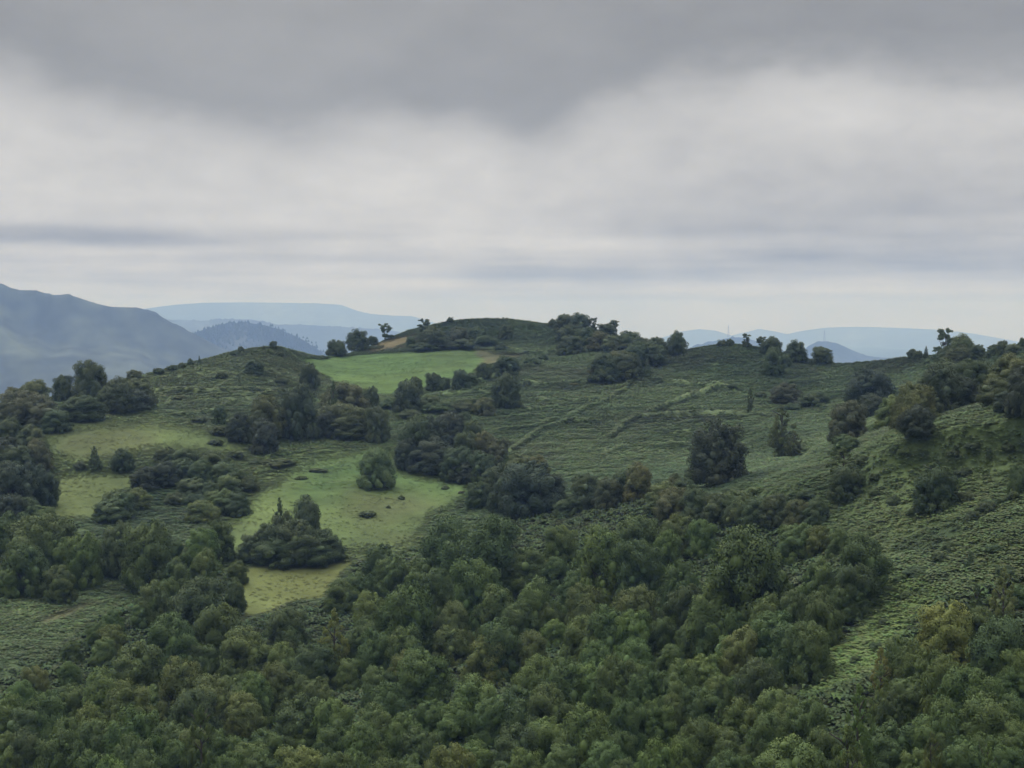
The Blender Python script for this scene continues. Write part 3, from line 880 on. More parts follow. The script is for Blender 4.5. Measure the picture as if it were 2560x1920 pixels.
WOOD_C = """100 10 170 o;380 0 180 m;620 20 180 m;820 60 180 m;950 80 150 o;1080 90 140 m;230 30 140 l;500 50 400 d;560 120 300 d;420 150 180 d;720 100 220 d;760 200 180 d;640 210 200 d;300 160 170 m;330 240 170 m s;510 250 130 o c;560 280 150 m;680 300 160 d;1220 120 280 b;1400 130 280 b;1310 210 230 b;1160 310 250 b;100 290 180 d;210 290 170 m;400 330 170 o;330 430 250 m;480 430 180 m;240 480 180 o;120 410 200 b;80 560 150 m
950 290 250 r;1020 350 200 r;880 390 180 d;960 470 220 r;1010 550 180 r;1140 430 200 b;800 460 200 d;640 480 180 m;430 560 150 l;560 560 180 m;690 590 230 d;850 600 230 d;780 680 260 b;920 650 230 r;350 560 170 m;280 600 160 m;170 650 150 d;230 680 140 m;340 650 140 m;470 680 190 y;400 740 150 l;590 650 150 m;330 740 100 l;60 800 150 d
500 780 200 d;570 860 260 b;680 820 180 b;470 900 120 b;100 890 160 l;250 870 180 l;350 830 150 l;50 1000 170 m;160 1000 180 d;340 980 180 l;430 1000 150 m;250 1050 200 d;870 940 220 m;720 980 170 l;620 1000 150 d;900 1020 230 b;680 1070 250 l;560 1100 200 l;750 1160 170 o;470 1150 200 m;640 1200 200 d;880 1120 200 d;1000 1090 170 d
1200 1000 140 y s;1190 1060 270 l s;1150 1180 230 m;1120 1290 250 m s;1060 1360 200 m;1230 1240 150 m;1330 930 180 y s;1330 840 130 g s;1450 740 200 y;1730 530 300 g;1560 540 180 b;1720 850 200 o;1590 830 180 m;1500 1000 180 d;1420 1100 180 b;1590 1090 180 d;1600 930 200 o
1920 450 120 b s;2080 370 160 y s;2030 430 170 m;2050 530 200 d;1950 580 160 d;2130 560 160 d;2060 640 260 b;2180 440 100 m;1980 720 150 d;2120 800 200 m;2180 870 150 d;1900 850 200 o;1980 890 240 o;1870 950 280 m;2020 1000 250 d;2150 960 160 d;1780 1020 200 d;1950 1080 260 d;2130 1120 180 d;1720 1150 200 d;1860 1170 200 d
1630 1240 200 l;1720 1300 170 m;1560 1330 180 l;1850 1260 200 d;1950 1250 170 d;2120 1260 170 l;2170 1350 150 m;1840 1380 190 m;1640 1370 150 o s;1740 1420 150 m;1970 1330 170 d;1990 1430 150 l c;2090 1430 150 m;1380 1260 250 b;1280 1350 180 d;1440 1490 140 l;1540 1460 160 l
230 1310 180 m;120 1330 180 m;40 1420 180 l;330 1160 120 m c;190 1250 200 d;300 1280 150 o;400 1330 180 m;420 1460 200 m;560 1340 150 d;740 1350 330 l;820 1430 200 l;620 1440 180 l;950 1300 150 d;700 1500 200 m;960 1460 150 d;1150 1450 200 m"""
# hillside: x, top y, width, height to the ground, tint, kind
HILL_A = """550 665 190 210 d;390 745 110 140 d;220 775 180 130 o;80 815 120 100 o;150 850 300 180 r;50 900 200 160 r;270 900 200 150 r;500 870 240 130 d;330 950 170 120 d;730 770 200 180 d;860 760 170 150 o;800 830 230 110 b;680 800 160 150 d;820 705 100 60 o
60 1010 160 130 d;190 1060 180 150 m;40 1120 180 160 b;230 1150 170 150 r;120 1190 200 140 d;70 1290 260 260 b;210 1300 200 200 b;270 1330 150 190 b;170 1500 160 120 m;60 1480 150 150 b;260 1540 140 100 l
580 1165 110 150 d c;755 1200 120 115 d;490 1265 80 45 r u;1360 705 70 45 d u;1560 640 110 80 d;1480 555 40 30 d u;1440 583 60 28 d u;1680 520 50 50 d;1225 608 24 52 d c;1170 630 40 40 m u;1060 665 60 40 m u;975 685 70 40 d u;1115 650 40 40 m u;1720 590 60 30 d u
1730 745 90 40 d u;1700 808 100 28 d u;1110 850 80 30 o u;1895 660 110 150 d;1850 815 230 295 b;1640 880 220 230 o;1590 960 140 180 d;1480 980 150 150 b;1620 1010 170 190 b;1345 910 90 120 d;1230 980 90 40 m u;1350 1040 120 60 o u;2050 770 100 330 d s;2120 800 260 200 o;2060 900 220 180 o;2130 980 240 130 d
1020 1185 130 100 d;1130 1200 170 110 d;890 1310 150 120 b;1010 1270 180 130 b;1120 1250 150 110 d;1310 1210 170 110 m;1370 1270 170 120 m;1240 1260 150 130 m;1450 1330 130 100 d;1400 1345 140 110 l;1190 1370 170 100 m;1290 1385 120 110 m;1520 1360 130 90 d u;1080 1450 130 70 m u;1200 1450 150 70 m u;1350 1440 170 130 l;1460 1450 150 130 d;1240 1510 170 110 y
690 1450 130 120 l;850 1435 140 110 y;740 1470 160 130 m;680 1510 170 110 m;1720 1465 150 385 d c;1880 1490 190 290 d;1750 1590 180 250 d;1650 1650 200 210 d;1830 1640 270 230 d;2000 1690 190 170 d;1570 1710 190 150 d;1720 1720 280 160 d;1930 1725 260 150 d;2030 1745 170 115 d
1700 1250 200 40 o u;1580 1240 120 34 m u;1450 1190 110 50 m u;1850 1352 80 18 m u;1950 1302 110 20 m u;1330 1120 90 40 m u"""
HILL_B = """100 515 110 85 d;235 440 120 110 d;320 470 70 60 d;400 393 90 102 d o;440 480 40 20 d u;640 385 80 110 d o;800 375 45 35 d u;560 490 60 70 d;700 450 200 110 d;650 520 180 60 d u;970 440 120 80 d;1010 480 140 70 d u;880 500 170 70 d u;740 510 160 60 d u;1140 420 90 90 d;1110 540 80 40 d u;1125 374 14 14 d u;1148 376 16 12 d u;850 440 110 80 r
1430 385 60 50 d;1500 360 130 100 d;1590 355 140 120 d;1680 375 80 100 d o;1540 430 160 100 d;1640 440 130 100 d;1800 393 90 85 d o;1760 420 110 70 d;1535 490 140 110 d;1720 470 150 100 o;1800 490 120 90 o;1900 465 140 90 d;1830 520 150 60 o u;1960 500 120 90 d;2070 500 140 100 r;2050 530 180 130 d;2095 485 30 70 d s
1950 540 180 130 d;1830 590 200 120 o;1750 620 180 150 d;1880 620 180 140 d;1700 680 120 90 o;1960 620 80 145 m c;2010 625 80 140 m c
700 725 100 100 d;750 740 90 90 d;860 700 100 120 d;920 715 90 80 d;1005 665 90 100 d;1140 620 160 110 d;1060 650 80 80 m;1300 620 110 50 m u;1370 600 70 40 m u;792 750 28 60 d s;1150 725 150 195 d;1270 760 50 40 d u;530 760 160 190 d;595 735 80 115 d;310 815 110 155 d;80 775 80 160 d;150 800 250 170 o;180 920 250 170 o;50 960 150 140 b;350 930 140 200 m
420 870 130 70 l u;680 850 150 100 m u;900 860 160 70 m u;1010 870 120 100 o;880 890 150 70 o u;720 900 200 70 m u;560 940 150 60 m u;800 960 200 180 b;600 1000 220 270 d;700 1010 200 260 b;880 970 150 150 d;930 1010 120 150 m;680 1130 280 180 b;540 1130 150 170 b;900 1090 180 200 d;1000 1090 180 200 o;1080 1130 170 170 r
850 1180 200 180 d;980 1210 180 170 d;900 1260 180 120 b;1130 1210 180 100 m u;1290 1265 330 300 b;1150 1290 220 250 d;1400 1330 190 210 b;1230 1220 170 130 o;1060 1310 160 150 d;1340 1235 130 130 o;980 1380 140 150 d;340 1195 205 215 p;500 1472 50 22 m u;770 1410 54 20 m u;420 1530 32 18 m u;290 1562 110 36 m u;870 1440 45 16 o u;860 1530 44 18 m u
1640 1340 180 200 d;1760 1360 160 180 r;1950 1280 180 210 o;1850 1330 160 160 d;2100 1400 200 150 l;2180 1340 100 120 d;1580 1460 140 110 d;1500 1500 130 90 m;1560 780 70 20 o u;2030 700 60 26 d u;1480 870 100 20 d u"""
HILL_C = """85 475 120 122 d;360 515 70 40 d u;400 508 60 44 d;505 475 75 92 d o;600 495 80 82 d o;665 500 110 105 d;680 575 130 150 d;740 600 80 80 d;810 530 120 110 d;975 563 125 90 d;1440 620 50 25 d u;1525 570 60 58 d;1560 580 60 50 d;1610 552 40 72 d c;1725 455 110 175 d o;1680 560 70 70 d o;1740 570 130 100 d;1830 500 160 135 m;1930 540 90 85 d;1830 560 200 90 o;2020 540 80 80 d;2085 515 70 95 d;2150 545 100 62 o;2200 500 50 85 d
1270 705 260 210 b;1180 830 140 120 d;1270 860 170 130 b;940 830 120 80 m u;760 790 180 110 r;890 850 140 80 m u;530 840 60 145 d s;600 830 70 40 d u;790 900 110 50 m u;1730 660 260 200 d;1680 700 250 260 b;1880 650 220 210 d;1800 760 230 170 b;1640 760 150 210 d;2120 640 260 200 o;2200 700 200 260 b;2060 760 200 150 o;2130 830 200 120 b
1540 800 220 230 o;1560 930 180 165 b;1390 885 170 155 y;1480 870 150 175 o;1150 905 230 215 r;1165 895 90 110 o;1090 960 150 170 r;350 1045 305 335 b;190 1300 120 100 d;720 920 220 315 o s;800 1080 150 160 o s;1110 1110 180 110 m;1100 1180 250 210 m s;1120 1290 200 185 d
1650 1270 280 240 m s;1670 1330 230 230 d;130 1370 140 105 d;60 1380 130 105 o;1300 1430 100 34 d u;1290 1028 70 52 l u;2170 1300 100 150 m;1480 1180 80 40 l u;1230 1230 90 40 m u;1900 1130 120 40 d u;2000 1480 130 60 m u;420 800 60 25 d u;1850 1440 120 60 m u;560 1410 110 50 l u;60 1440 200 180 o;200 1450 180 170 m;330 1475 170 160 m;450 1450 180 175 l;570 1480 200 180 m;690 1470 190 180 d;820 1510 160 150 o;930 1500 140 140 m;1420 1470 100 60 d u;1990 1500 120 70 d u;2080 1470 80 50 m u;1300 1330 90 40 d u;1790 1180 90 40 d u;2110 1150 80 40 m u;1420 1160 70 35 m u;1850 1290 110 50 d u;2150 1440 90 60 m;1560 1540 120 60 m u;1900 1560 100 60 d u;880 1420 120 60 m u"""

HILL_D = """1700 240 110 60 d u;1880 225 70 110 m c;1760 180 100 50 m u;2100 320 130 60 d u;1560 340 170 50 d u;1350 640 70 44 d u;1490 470 90 50 m u;1300 800 90 45 m u;1180 880 80 45 d u;1600 450 80 40 m u;1450 400 90 40 l u;2040 180 120 50 m u"""
ENT = []      # x, y top, w, h (all in photo px), tint, kind, group


def parse_wood(txt, x0, y0):
    for it in txt.replace('\n', ';').split(';'):
        q = it.split()
        x, y, w = (float(t) for t in q[:3])
        k = {'s': 'slender', 'c': 'cone'}.get(q[4]) if len(q) > 4 else None
        if k is None:
            k = 'dome' if (int(x * 7 + y * 3) % 10) < 3 else 'round'
        r = ((x * 13.7 + y * 7.1) % 10) / 10
        gx_, gy_ = x0 + x * S9, y0 + y * S9 + w * S9 * 0.4
        w *= 1.15 if abs(gx_ - np.interp(gy_, [1420, 1560, 1700], [2250, 2180, 2010])) < 230 and gy_ < 1760 else 1.42
        h = w * {'round': 1.35, 'dome': 1.1, 'slender': 1.75, 'cone': 1.6}[k] * (0.9 + 0.5 * r)
        ENT.append([x0 + x * S9, y0 + y * S9, w * S9, h * S9, q[3], k, 'wood'])


def parse_hill(txt, x0, y0):
    for it in txt.replace('\n', ';').split(';'):
        q = it.split()
        x, y, w, h = (float(t) for t in q[:4])
        k = {'s': 'slender', 'c': 'cone', 'o': 'open', 'u': 'low'}[q[5]] if len(q) > 5 else 'dome'
        if k == 'dome' and w >= 95:
            y -= 0.13 * h
            h *= 1.2
            w *= 1.06
        ENT.append([x0 + x * S9, y0 + y * S9, w * S9 * (1.08 if k in ('dome', 'low') else 1.0), h * S9, q[4], k, 'hill'])


parse_wood(WOOD_A, 0, 1280)
parse_wood(WOOD_B, 800, 1280)
parse_wood(WOOD_C, 1660, 1280)
# crowns that are only shoulders of a bigger neighbour belong to that neighbour
keep = []
gl_ = [(q[0] * K, q[1] * K) for q in GLADE]
ls_ = [(q[0] * K, q[1] * K) for q in LEFTSLOPE]
ENT[:] = [e for e in ENT if not inside(ls_, np.array([e[0]]), np.array([e[1] + e[2] * 0.25]))[0]]
for e in ENT:
    if seg_dist(ls_, np.array([e[0]]), np.array([e[1] + e[2] * 0.3]))[0] < 60:
        e[2] *= 0.72
        e[3] *= 0.72
ENT[:] = [e for e in ENT if e[4] in 'gy' or e[5] == 'slender' or not inside(gl_, np.array([e[0]]), np.array([e[1] + e[2] * 0.3]))[0]]
for e in sorted(ENT, key=lambda e: -e[2] * (1.5 if e[4] in 'gyl' or e[5] in ('slender', 'cone') else 1.0)):
    if all(math.hypot(e[0] - q[0], (e[1] - q[1]) * 1.25) > 0.40 * (e[2] + q[2]) / 1.42 * (0.75 if e[4] != q[4] else 1.0) for q in keep):
        keep.append(e)
ENT[:] = keep
print('wood trees', len(ENT))
parse_hill(HILL_A, 0, 640)
parse_hill(HILL_B, 800, 640)
parse_hill(HILL_C, 1660, 640)
parse_hill(HILL_D, 1660, 1280)

# landmarks one can find in the photo; labels point from them
LM = [(100, 740, 'the blue mountain shoulder'), (220, 915, 'the round dark tree on the ridge end'), (680, 870, 'the boxy bush on the knoll'), (950, 925, 'the bright green mown field'), (985, 880, 'the tan patch by the mown field'),
      (955, 815, 'the open tree against the blue ridge'), (1215, 800, 'the bare round hilltop'), (1440, 800, 'the hilltop grove'), (1425, 860, 'the round bush below the hilltop grove'), (1610, 925, 'the pair of pointed trees'),
      (1700, 855, 'the lone domed tree on the crest'), (2055, 888, 'the low domed tree before the mast hill'), (2375, 860, 'the ragged black tree on the skyline'), (2177, 965, 'the big blackish tree on the fern slope'),
      (2290, 1010, 'the tan-topped trees on the spur'), (2440, 1000, 'the pale rock under the trees'), (2500, 960, 'the dark trees at the right edge'), (1810, 1130, 'the big dark tree on the spur edge'),
      (1950, 1090, 'the pale loose tree on the fern slope'), (2115, 1170, 'the misty birch on the near fern slope'), (2330, 1210, 'the dusky bush on the near fern slope'), (1325, 1240, 'the big dark dome by the pasture'),
      (1080, 1110, 'the black grove in the middle'), (940, 1165, 'the pale round tree on the pasture'), (750, 1030, 'the tall black tree left of the mown field'), (860, 1010, 'the brown thicket under the mown field'),
      (1268, 980, 'the oval dark tree on the terraces'), (1085, 935, 'the hedge of bushes along the mown field'), (400, 1060, 'the upper left meadow'), (236, 1150, 'the small pointed tree by the left meadow'),
      (210, 1235, 'the small lower left meadow'), (480, 1190, 'the rounded copse between the meadows'), (110, 1000, 'the brown thicket on the left edge'), (60, 1200, 'the black trees on the left edge'),
      (735, 1330, 'the spreading spired bush'), (920, 1270, 'the shrub dots on the pasture'), (700, 1480, 'the yellow meadow'), (838, 1560, 'the golden tree below the yellow meadow'), (90, 1680, 'the yellow-topped tree at the left edge'),
      (480, 1750, 'the black hollow in the left wood'), (745, 1790, 'the black tree under the wood slope'), (330, 1840, 'the olive crowns at the bottom left'), (1080, 1670, 'the dark dome in mid wood'), (1190, 1690, 'the brownish crown in mid wood'),
      (1130, 1520, 'the yellow-topped tree in mid wood'), (1250, 1360, 'the pale little tree at the wood top'), (1320, 1780, 'the black gap in the bottom wood'), (1660, 1900, 'the light dome at the bottom edge'),
      (1500, 1320, 'the light crowns at the wood top'), (1600, 1370, 'the black hollow at the wood top'), (1850, 1330, 'the wide dark tree at the wood top'), (2200, 1360, 'the black trees above the fern glade'), (2070, 1480, 'the dull trees beside the fern glade'),
      (2140, 1580, 'the fern glade'), (2364, 1560, 'the golden birch by the fern glade'), (2240, 1660, 'the slender yellow trees in the glade'), (2140, 1780, 'the tall light green tree below the glade'), (1890, 1640, 'the blue-black tree left of the glade'),
      (1960, 1870, 'the bright dome at the bottom right'), (2220, 1850, 'the black gap at the bottom right'), (2450, 1700, 'the broad crown at the right edge'), (2510, 1560, 'the dark trees at the right frame edge'), (1480, 1620, 'the olive crowns in mid wood'),
      (1430, 1830, 'the light pair of crowns at the bottom'), (600, 1660, 'the olive crowns left of mid wood'), (950, 1760, 'the olive crowns under mid wood'), (1750, 1560, 'the mottled crowns right of mid wood')]
OWN = {(224, 940): 'round dark green tree standing up on the ridge end before the blue mountain', (684, 870): 'small boxy dark bush on top of the grassy knoll', (962, 820): 'tall open dark tree beside the tan patch, against blue ridges',
       (1424, 862): 'round dark bush alone below the hilltop grove', (1694, 858): 'domed dark tree alone on the crest right of the grove', (2056, 888): 'low wide domed tree on the crest before the mast hill',
       (2362, 860): 'ragged black tree with gaps, tallest on the right skyline', (2177, 970): 'big round blackish green tree on the fern slope', (1952, 1080): 'pale loose pointed tree among ferns behind the spur',
       (2107, 1165): 'misty loose green birch on the near fern slope', (1325, 1220): 'biggest dark domed tree right of the pasture', (938, 1170): 'pale green rounded tree standing alone on the pasture', (753, 1040): 'tall black-green tree left of the brown thicket',
       (1268, 980): 'oval dark tree alone on the terraced fern slope', (236, 1145): 'small pointed dark tree between the two left meadows', (307, 1150): 'small domed bush just right of the pointed tree',
       (838, 1555): 'golden green narrow tree below the yellow meadow', (89, 1685): 'yellow-topped tree standing at the wood edge on the far left', (1060, 1640): 'dark green dome in the middle of the wood', (1252, 1360): 'pale little light green tree at the wood top',
       (1134, 1520): 'yellow-topped tree in mid wood with a dark side', (2364, 1560): 'golden birch with yellow leaves beside the fern glade', (1961, 1880): 'bright light green dome at the bottom right of the wood', (1654, 1890): 'light green dome at the bottom edge, right of centre',
       (2116, 1850): 'tall light green slender tree below the fern glade', (1864, 1310): 'very wide dark green tree at the top of the wood', (716, 1310): 'tall spire of the dark bush on the pasture', (1597, 920): 'left one of two pointed trees below the grove',
       (1618, 920): 'right one of two pointed trees below the grove'}
USED = set()


TALL = [1.0]


def direction(dx, dy):
    d = math.hypot(dx, dy)
    if d < 42:
        return 'right at'
    a = math.degrees(math.atan2(-dy, dx)) % 360
    w = ('right of', 'up and right of', 'above', 'up and left of', 'left of', 'down and left of', 'below', 'down and right of')[int((a + 22.5) // 45) % 8]
    return ('just ' if d < 85 else '' if d < 150 else 'well ' if d < 230 else 'far ') + w


def make_label(x, y, w, tint, kind, noun, size):
    for (ox, oy), s in OWN.items():
        if abs(ox - x) < 9 and abs(oy - y) < 48 and s not in USED and (kind in ('cone', 'slender') or not any(q in s for q in ('two pointed', 'spire', 'small pointed'))):
            USED.add(s)
            return s
    shape = {'round': 'tall round-topped' if TALL[0] > 1.35 else 'round-topped', 'dome': 'domed', 'slender': 'slender', 'cone': 'pointed', 'open': 'ragged', 'low': 'low spreading'}[kind]
    if noun in ('conical tree', 'slender tree'):
        noun = 'tree'
    lms = sorted(LM, key=lambda l: math.hypot(l[0] - x, l[1] - y))
    for extra in ('', size, ):
        for l in lms[:7]:
            t = ' '.join(f"{extra} {TINTS[tint][1]} {shape} {noun} {direction(x - l[0], y - l[1])} {l[2]}".split())
            if t not in USED and len(t.replace('-', ' ').split()) <= 16:
                USED.add(t)
                return t
    for a in lms[:6]:
        for o in ('second ', 'third ', 'fourth '):
            t = f"{o}{TINTS[tint][1]} {shape} {noun} {direction(x - a[0], y - a[1])} {a[2]}"
            if t not in USED:
                USED.add(t)
                return t
    return t


TREES = []
DUMP = False


def plant(x, yt, w, h, tint, kind, grp, idx):
    loc, D = ground_at(x, min(yt + h, 2400))
    az, _ = px2ang(x, yt)
    Wm, Hm = w * D / F, h * D / F
    if grp == 'wood':                    # trees of a wood differ in height but keep their feet on the ground
        Hm = max(Hm, 2.2)
    rr = random.Random(idx * 77 + 5)
    base = np.array(TINTS[tint][0])
    if grp == 'wood' and tint not in 'gy':
        base = base * 0.55 + np.array([0.076, 0.116, 0.049]) * 0.45
        base = base * np.array([1.18, 1.22, 0.92])
    elif grp == 'hill' and tint in 'db':
        base = base * 1.12
    col = base * rr.uniform(0.86, 1.16) * np.array([rr.uniform(0.92, 1.1), 1, rr.uniform(0.9, 1.1)])
    pi = rr.randrange(len(PROTO[kind]))
    rot = rr.uniform(0, 6.283)
    if kind == 'low' or (kind == 'dome' and Hm < 3.2):
        noun, name = ('shrub', 'shrub') if Hm < 2.2 else ('bush', 'bush')
        o = bpy.data.objects.new(name, PROTO[kind][pi])
        COL.objects.link(o)
        o.location = loc - Vector((0, 0, 0.25))
        o.rotation_euler = (0, 0, rot)
        o.scale = (Wm, Wm, Hm + 0.25)
        o.color = (*col, 1)
        root = o
    else:
        small = Wm < 3.1 and grp == 'wood'
        name = {'cone': 'conical_tree', 'slender': 'slender_tree', 'open': 'ragged_tree'}.get(kind, 'hillside_tree' if grp == 'hill' else 'broadleaf_tree')
        noun = 'small tree' if small else 'tree'
        root = bpy.data.objects.new(name, None)
        COL.objects.link(root)
        root.location = loc - Vector((0, 0, 0.2))
        root.rotation_euler = (0, 0, rot)
        c = bpy.data.objects.new('crown', PROTO[kind][pi])
        t = bpy.data.objects.new('trunk', TRUNK[kind][pi])
        for q in (c, t):
            COL.objects.link(q)
            q.parent = root
            q.scale = (Wm, Wm, Hm + 0.2)
        c.color = (*col, 1)
    size = 'small' if w < 60 else 'large' if w > 95 else 'medium'
    TALL[0] = h / w
    lab = make_label(x, yt + (h if grp == 'hill' else w) * 0.5, w, tint, kind, noun, size)
    tag(root, lab, {'bush': 'bush', 'shrub': 'shrub'}.get(name, 'tree'), {'wood': 'trees of the lower wood', 'hill': 'trees and bushes on the hillside', 'filler': 'trees of the lower wood'}[grp])
    TREES.append((x, yt, w, h, loc, Wm, Hm))
    if DUMP:
        print('LBL', root.name, '|', lab, '|', int(x), int(yt), int(w))


for i, e in enumerate(ENT):
    plant(*e, i)

# ------------------------------------------------------------------ bracken and undergrowth: countless, so two masses
cell = quads.reshape(NA, NR - 1, 4)[:NF - 1, 4:NN + NM - 2]
cq = cell.reshape(-1, 4)
area = np.linalg.norm(np.cross(p[cq[:, 2]] - p[cq[:, 0]], p[cq[:, 3]] - p[cq[:, 1]]), axis=1) / 2
gm = grass.reshape(-1)[cq].mean(1)
wd = (MASK['wood'] * (1 - MASK['slope'])).reshape(-1)[cq].mean(1)
dist = np.linalg.norm(p[cq[:, 0], :2], axis=1)
bk = bank.reshape(-1)[cq].mean(1)
rg = MASK['rough'].reshape(-1)[cq].mean(1)
kn = MASK['knoll'].reshape(-1)[cq].mean(1)
vxq = VX.reshape(-1)[cq[:, 0]]
vis = np.where((vxq > -40) & (vxq < 2260), 1.0, 0.7) * ((vxq > -330) & (vxq < 2540) & (dist > 70))


def scatter(nmax, weight, seed):
    r = np.random.default_rng(seed)
    wgt = area * weight * vis
    idx = r.choice(len(cq), size=nmax, p=wgt / wgt.sum())
    u, v = r.random(nmax)[:, None], r.random(nmax)[:, None]
    a, b, c_, d = (p[cq[idx, k]] for k in range(4))
    pos = (a * (1 - u) + b * u) * (1 - v) + (d * (1 - u) + c_ * u) * v
    return pos, cq[idx, 0], r


def ferns(name, pos, tcol, r, size, nf, up, mat, jitter, label, upright=0.0):
    n = len(pos)
    sz = size * r.uniform(0.6, 1.5, n)
    V = np.empty((n, nf, 4, 3))
    ph0 = r.uniform(0, 6.283, n)
    for k in range(nf):
        ph = ph0 + k * 2.4 + r.uniform(-.5, .5, n)
        out = np.stack([np.cos(ph), np.sin(ph), np.zeros(n)], 1)
        side = np.stack([-np.sin(ph), np.cos(ph), np.zeros(n)], 1)
        lift = r.uniform(0.35, 1.0, n)
        base = pos + out * (sz * 0.12)[:, None] + np.array([0, 0, 1]) * (sz * up * lift * 0.55)[:, None]
        mid = pos + out * (sz * 0.5)[:, None] + np.array([0, 0, 1]) * (sz * up * lift)[:, None]
        tip = pos + out * (sz * r.uniform(0.75, 1.05, n))[:, None] + np.array([0, 0, 1]) * (sz * up * lift * r.uniform(0.55, 0.95, n))[:, None]
        wd_ = (sz * 0.2)[:, None]
        V[:, k, 0] = base
        V[:, k, 1] = mid + side * wd_
        V[:, k, 2] = tip
        V[:, k, 3] = mid - side * wd_
    c = tcol * r.uniform(1 - jitter, 1 + jitter, (n, 1)) * (1 + r.uniform(-.12, .12, (n, 3)))
    cc = np.repeat(c, nf * 4, 0)
    q = np.arange(n * nf * 4).reshape(-1, 4)
    dv = V - pos[:, None, None, :]
    dv[..., 2] = 0
    nr_ = dv / np.maximum(np.linalg.norm(dv, axis=-1, keepdims=True), 1e-6) * 0.6
    nr_[..., 2] = 0.75
    nr_ /= np.linalg.norm(nr_, axis=-1, keepdims=True)
    gq = np.cross(V[:, :, 1] - V[:, :, 0], V[:, :, 3] - V[:, :, 0])
    flip = gq[..., 2] < 0
    V[flip] = V[flip][:, ::-1]
    nr_[flip] = nr_[flip][:, ::-1]
    o = mesh_from(name, V.reshape(-1, 3), q, mat, None, True, nr_.reshape(-1, 3), cc)
    tag(o, label, name, None, 'stuff')
    return o


pos, vi, r = scatter(230000, (1 - np.clip(gm * 1.3, 0, 1)) * (1 - 0.72 * rg) * (1 - 0.5 * kn) * (1 + 1.2 * np.clip((260 - dist) / 120, 0, 1)) * (1 - 0.8 * wd) * np.clip(1 - 0.9 * bk, 0.05, 1) * np.clip(dist / 260, 0.9, 1.2) * (dist < 540) * np.clip(0.75 + 2.2 * fbm(p[cq[:, 0], 0] / 11, p[cq[:, 0], 1] / 11, 4, 301), 0.42, 1.5), 5)
dd = np.linalg.norm(pos[:, :2], axis=1)
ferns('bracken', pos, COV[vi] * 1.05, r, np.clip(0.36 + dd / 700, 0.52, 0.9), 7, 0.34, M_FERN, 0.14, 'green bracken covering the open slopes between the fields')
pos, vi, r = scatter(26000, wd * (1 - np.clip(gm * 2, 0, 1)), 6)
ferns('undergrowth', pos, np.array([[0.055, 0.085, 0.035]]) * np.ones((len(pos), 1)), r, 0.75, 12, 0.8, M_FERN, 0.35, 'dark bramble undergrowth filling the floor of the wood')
pos, vi, r = scatter(45000, np.clip(gm * 4 * (1 - gm), 0, 1) * 0.6 + 0.09 * (gm > 0.5) * np.clip(0.55 + 1.6 * fbm(p[cq[:, 0], 0] / 6, p[cq[:, 0], 1] / 6, 3, 88), 0.1, 1.5), 8)
ferns('rough_grass', pos, COV[vi] * 0.95, r, 0.30, 6, 0.40, M_FERN, 0.2, 'rough grass tussocks along the field edges')

# ------------------------------------------------------------------ small things


def mast(name, px, py_base, D, H, label):
    a, e = px2ang(px, py_base)
    z = D * math.tan(e) - 3
    root = bpy.data.objects.new(name, None)
    COL.objects.link(root)
    root.location = (D * math.sin(a), D * math.cos(a), z)

    def bars(nm, segs, rad):
        V, Fc = [], []
        for p0, p1, r0 in segs:
            p0, p1 = np.array(p0, float), np.array(p1, float)
            d = p1 - p0
            u = np.cross(d, [0.31, 0.2, 1.0] if abs(d[2]) < abs(d).max() else [1, 0.3, 0.0])
            u /= np.linalg.norm(u)
            w = np.cross(d, u)
            w /= np.linalg.norm(w)
            k = len(V)
            for c in (p0, p1):
                for s in range(4):
                    an = s * math.pi / 2
                    V.append(c + (u * math.cos(an) + w * math.sin(an)) * r0)
            Fc += [(k + s, k + (s + 1) % 4, k + 4 + (s + 1) % 4, k + 4 + s) for s in range(4)] + [(k, k + 1, k + 2, k + 3), (k + 4, k + 5, k + 6, k + 7)]
        return mesh_from(nm, np.array(V), Fc, M_STEEL, root, False)
    segs = []
    lv = [0, .15, .3, .45, .6, .75, .9]
    half = lambda t: H * (0.055 * (1 - t) + 0.012)
    cor = [(-1, -1), (1, -1), (1, 1), (-1, 1)]
    for t0, t1 in zip(lv[:-1], lv[1:]):
        for k in range(4):
            c0, c1 = cor[k], cor[(k + 1) % 4]
            segs.append(((c0[0] * half(t0), c0[1] * half(t0), t0 * H), (c0[0] * half(t1), c0[1] * half(t1), t1 * H), H * 0.007))
            segs.append(((c0[0] * half(t0), c0[1] * half(t0), t0 * H), (c1[0] * half(t1), c1[1] * half(t1), t1 * H), H * 0.004))
    bars('lattice', segs, 0)
    bars('antenna', [((0, 0, .88 * H), (0, 0, H), H * .01), ((-.04 * H, 0, .8 * H), (.04 * H, 0, .8 * H), H * .012)], 0)
    tag(root, label, 'mast', 'masts on the distant hills')


mast('radio_mast', 1821, 842, 7200, 62, 'thin lattice mast on the flatter, tree-fringed far hill')
mast('radio_mast', 2061, 853, 7000, 58, 'thin lattice mast on top of the rounded far hill')


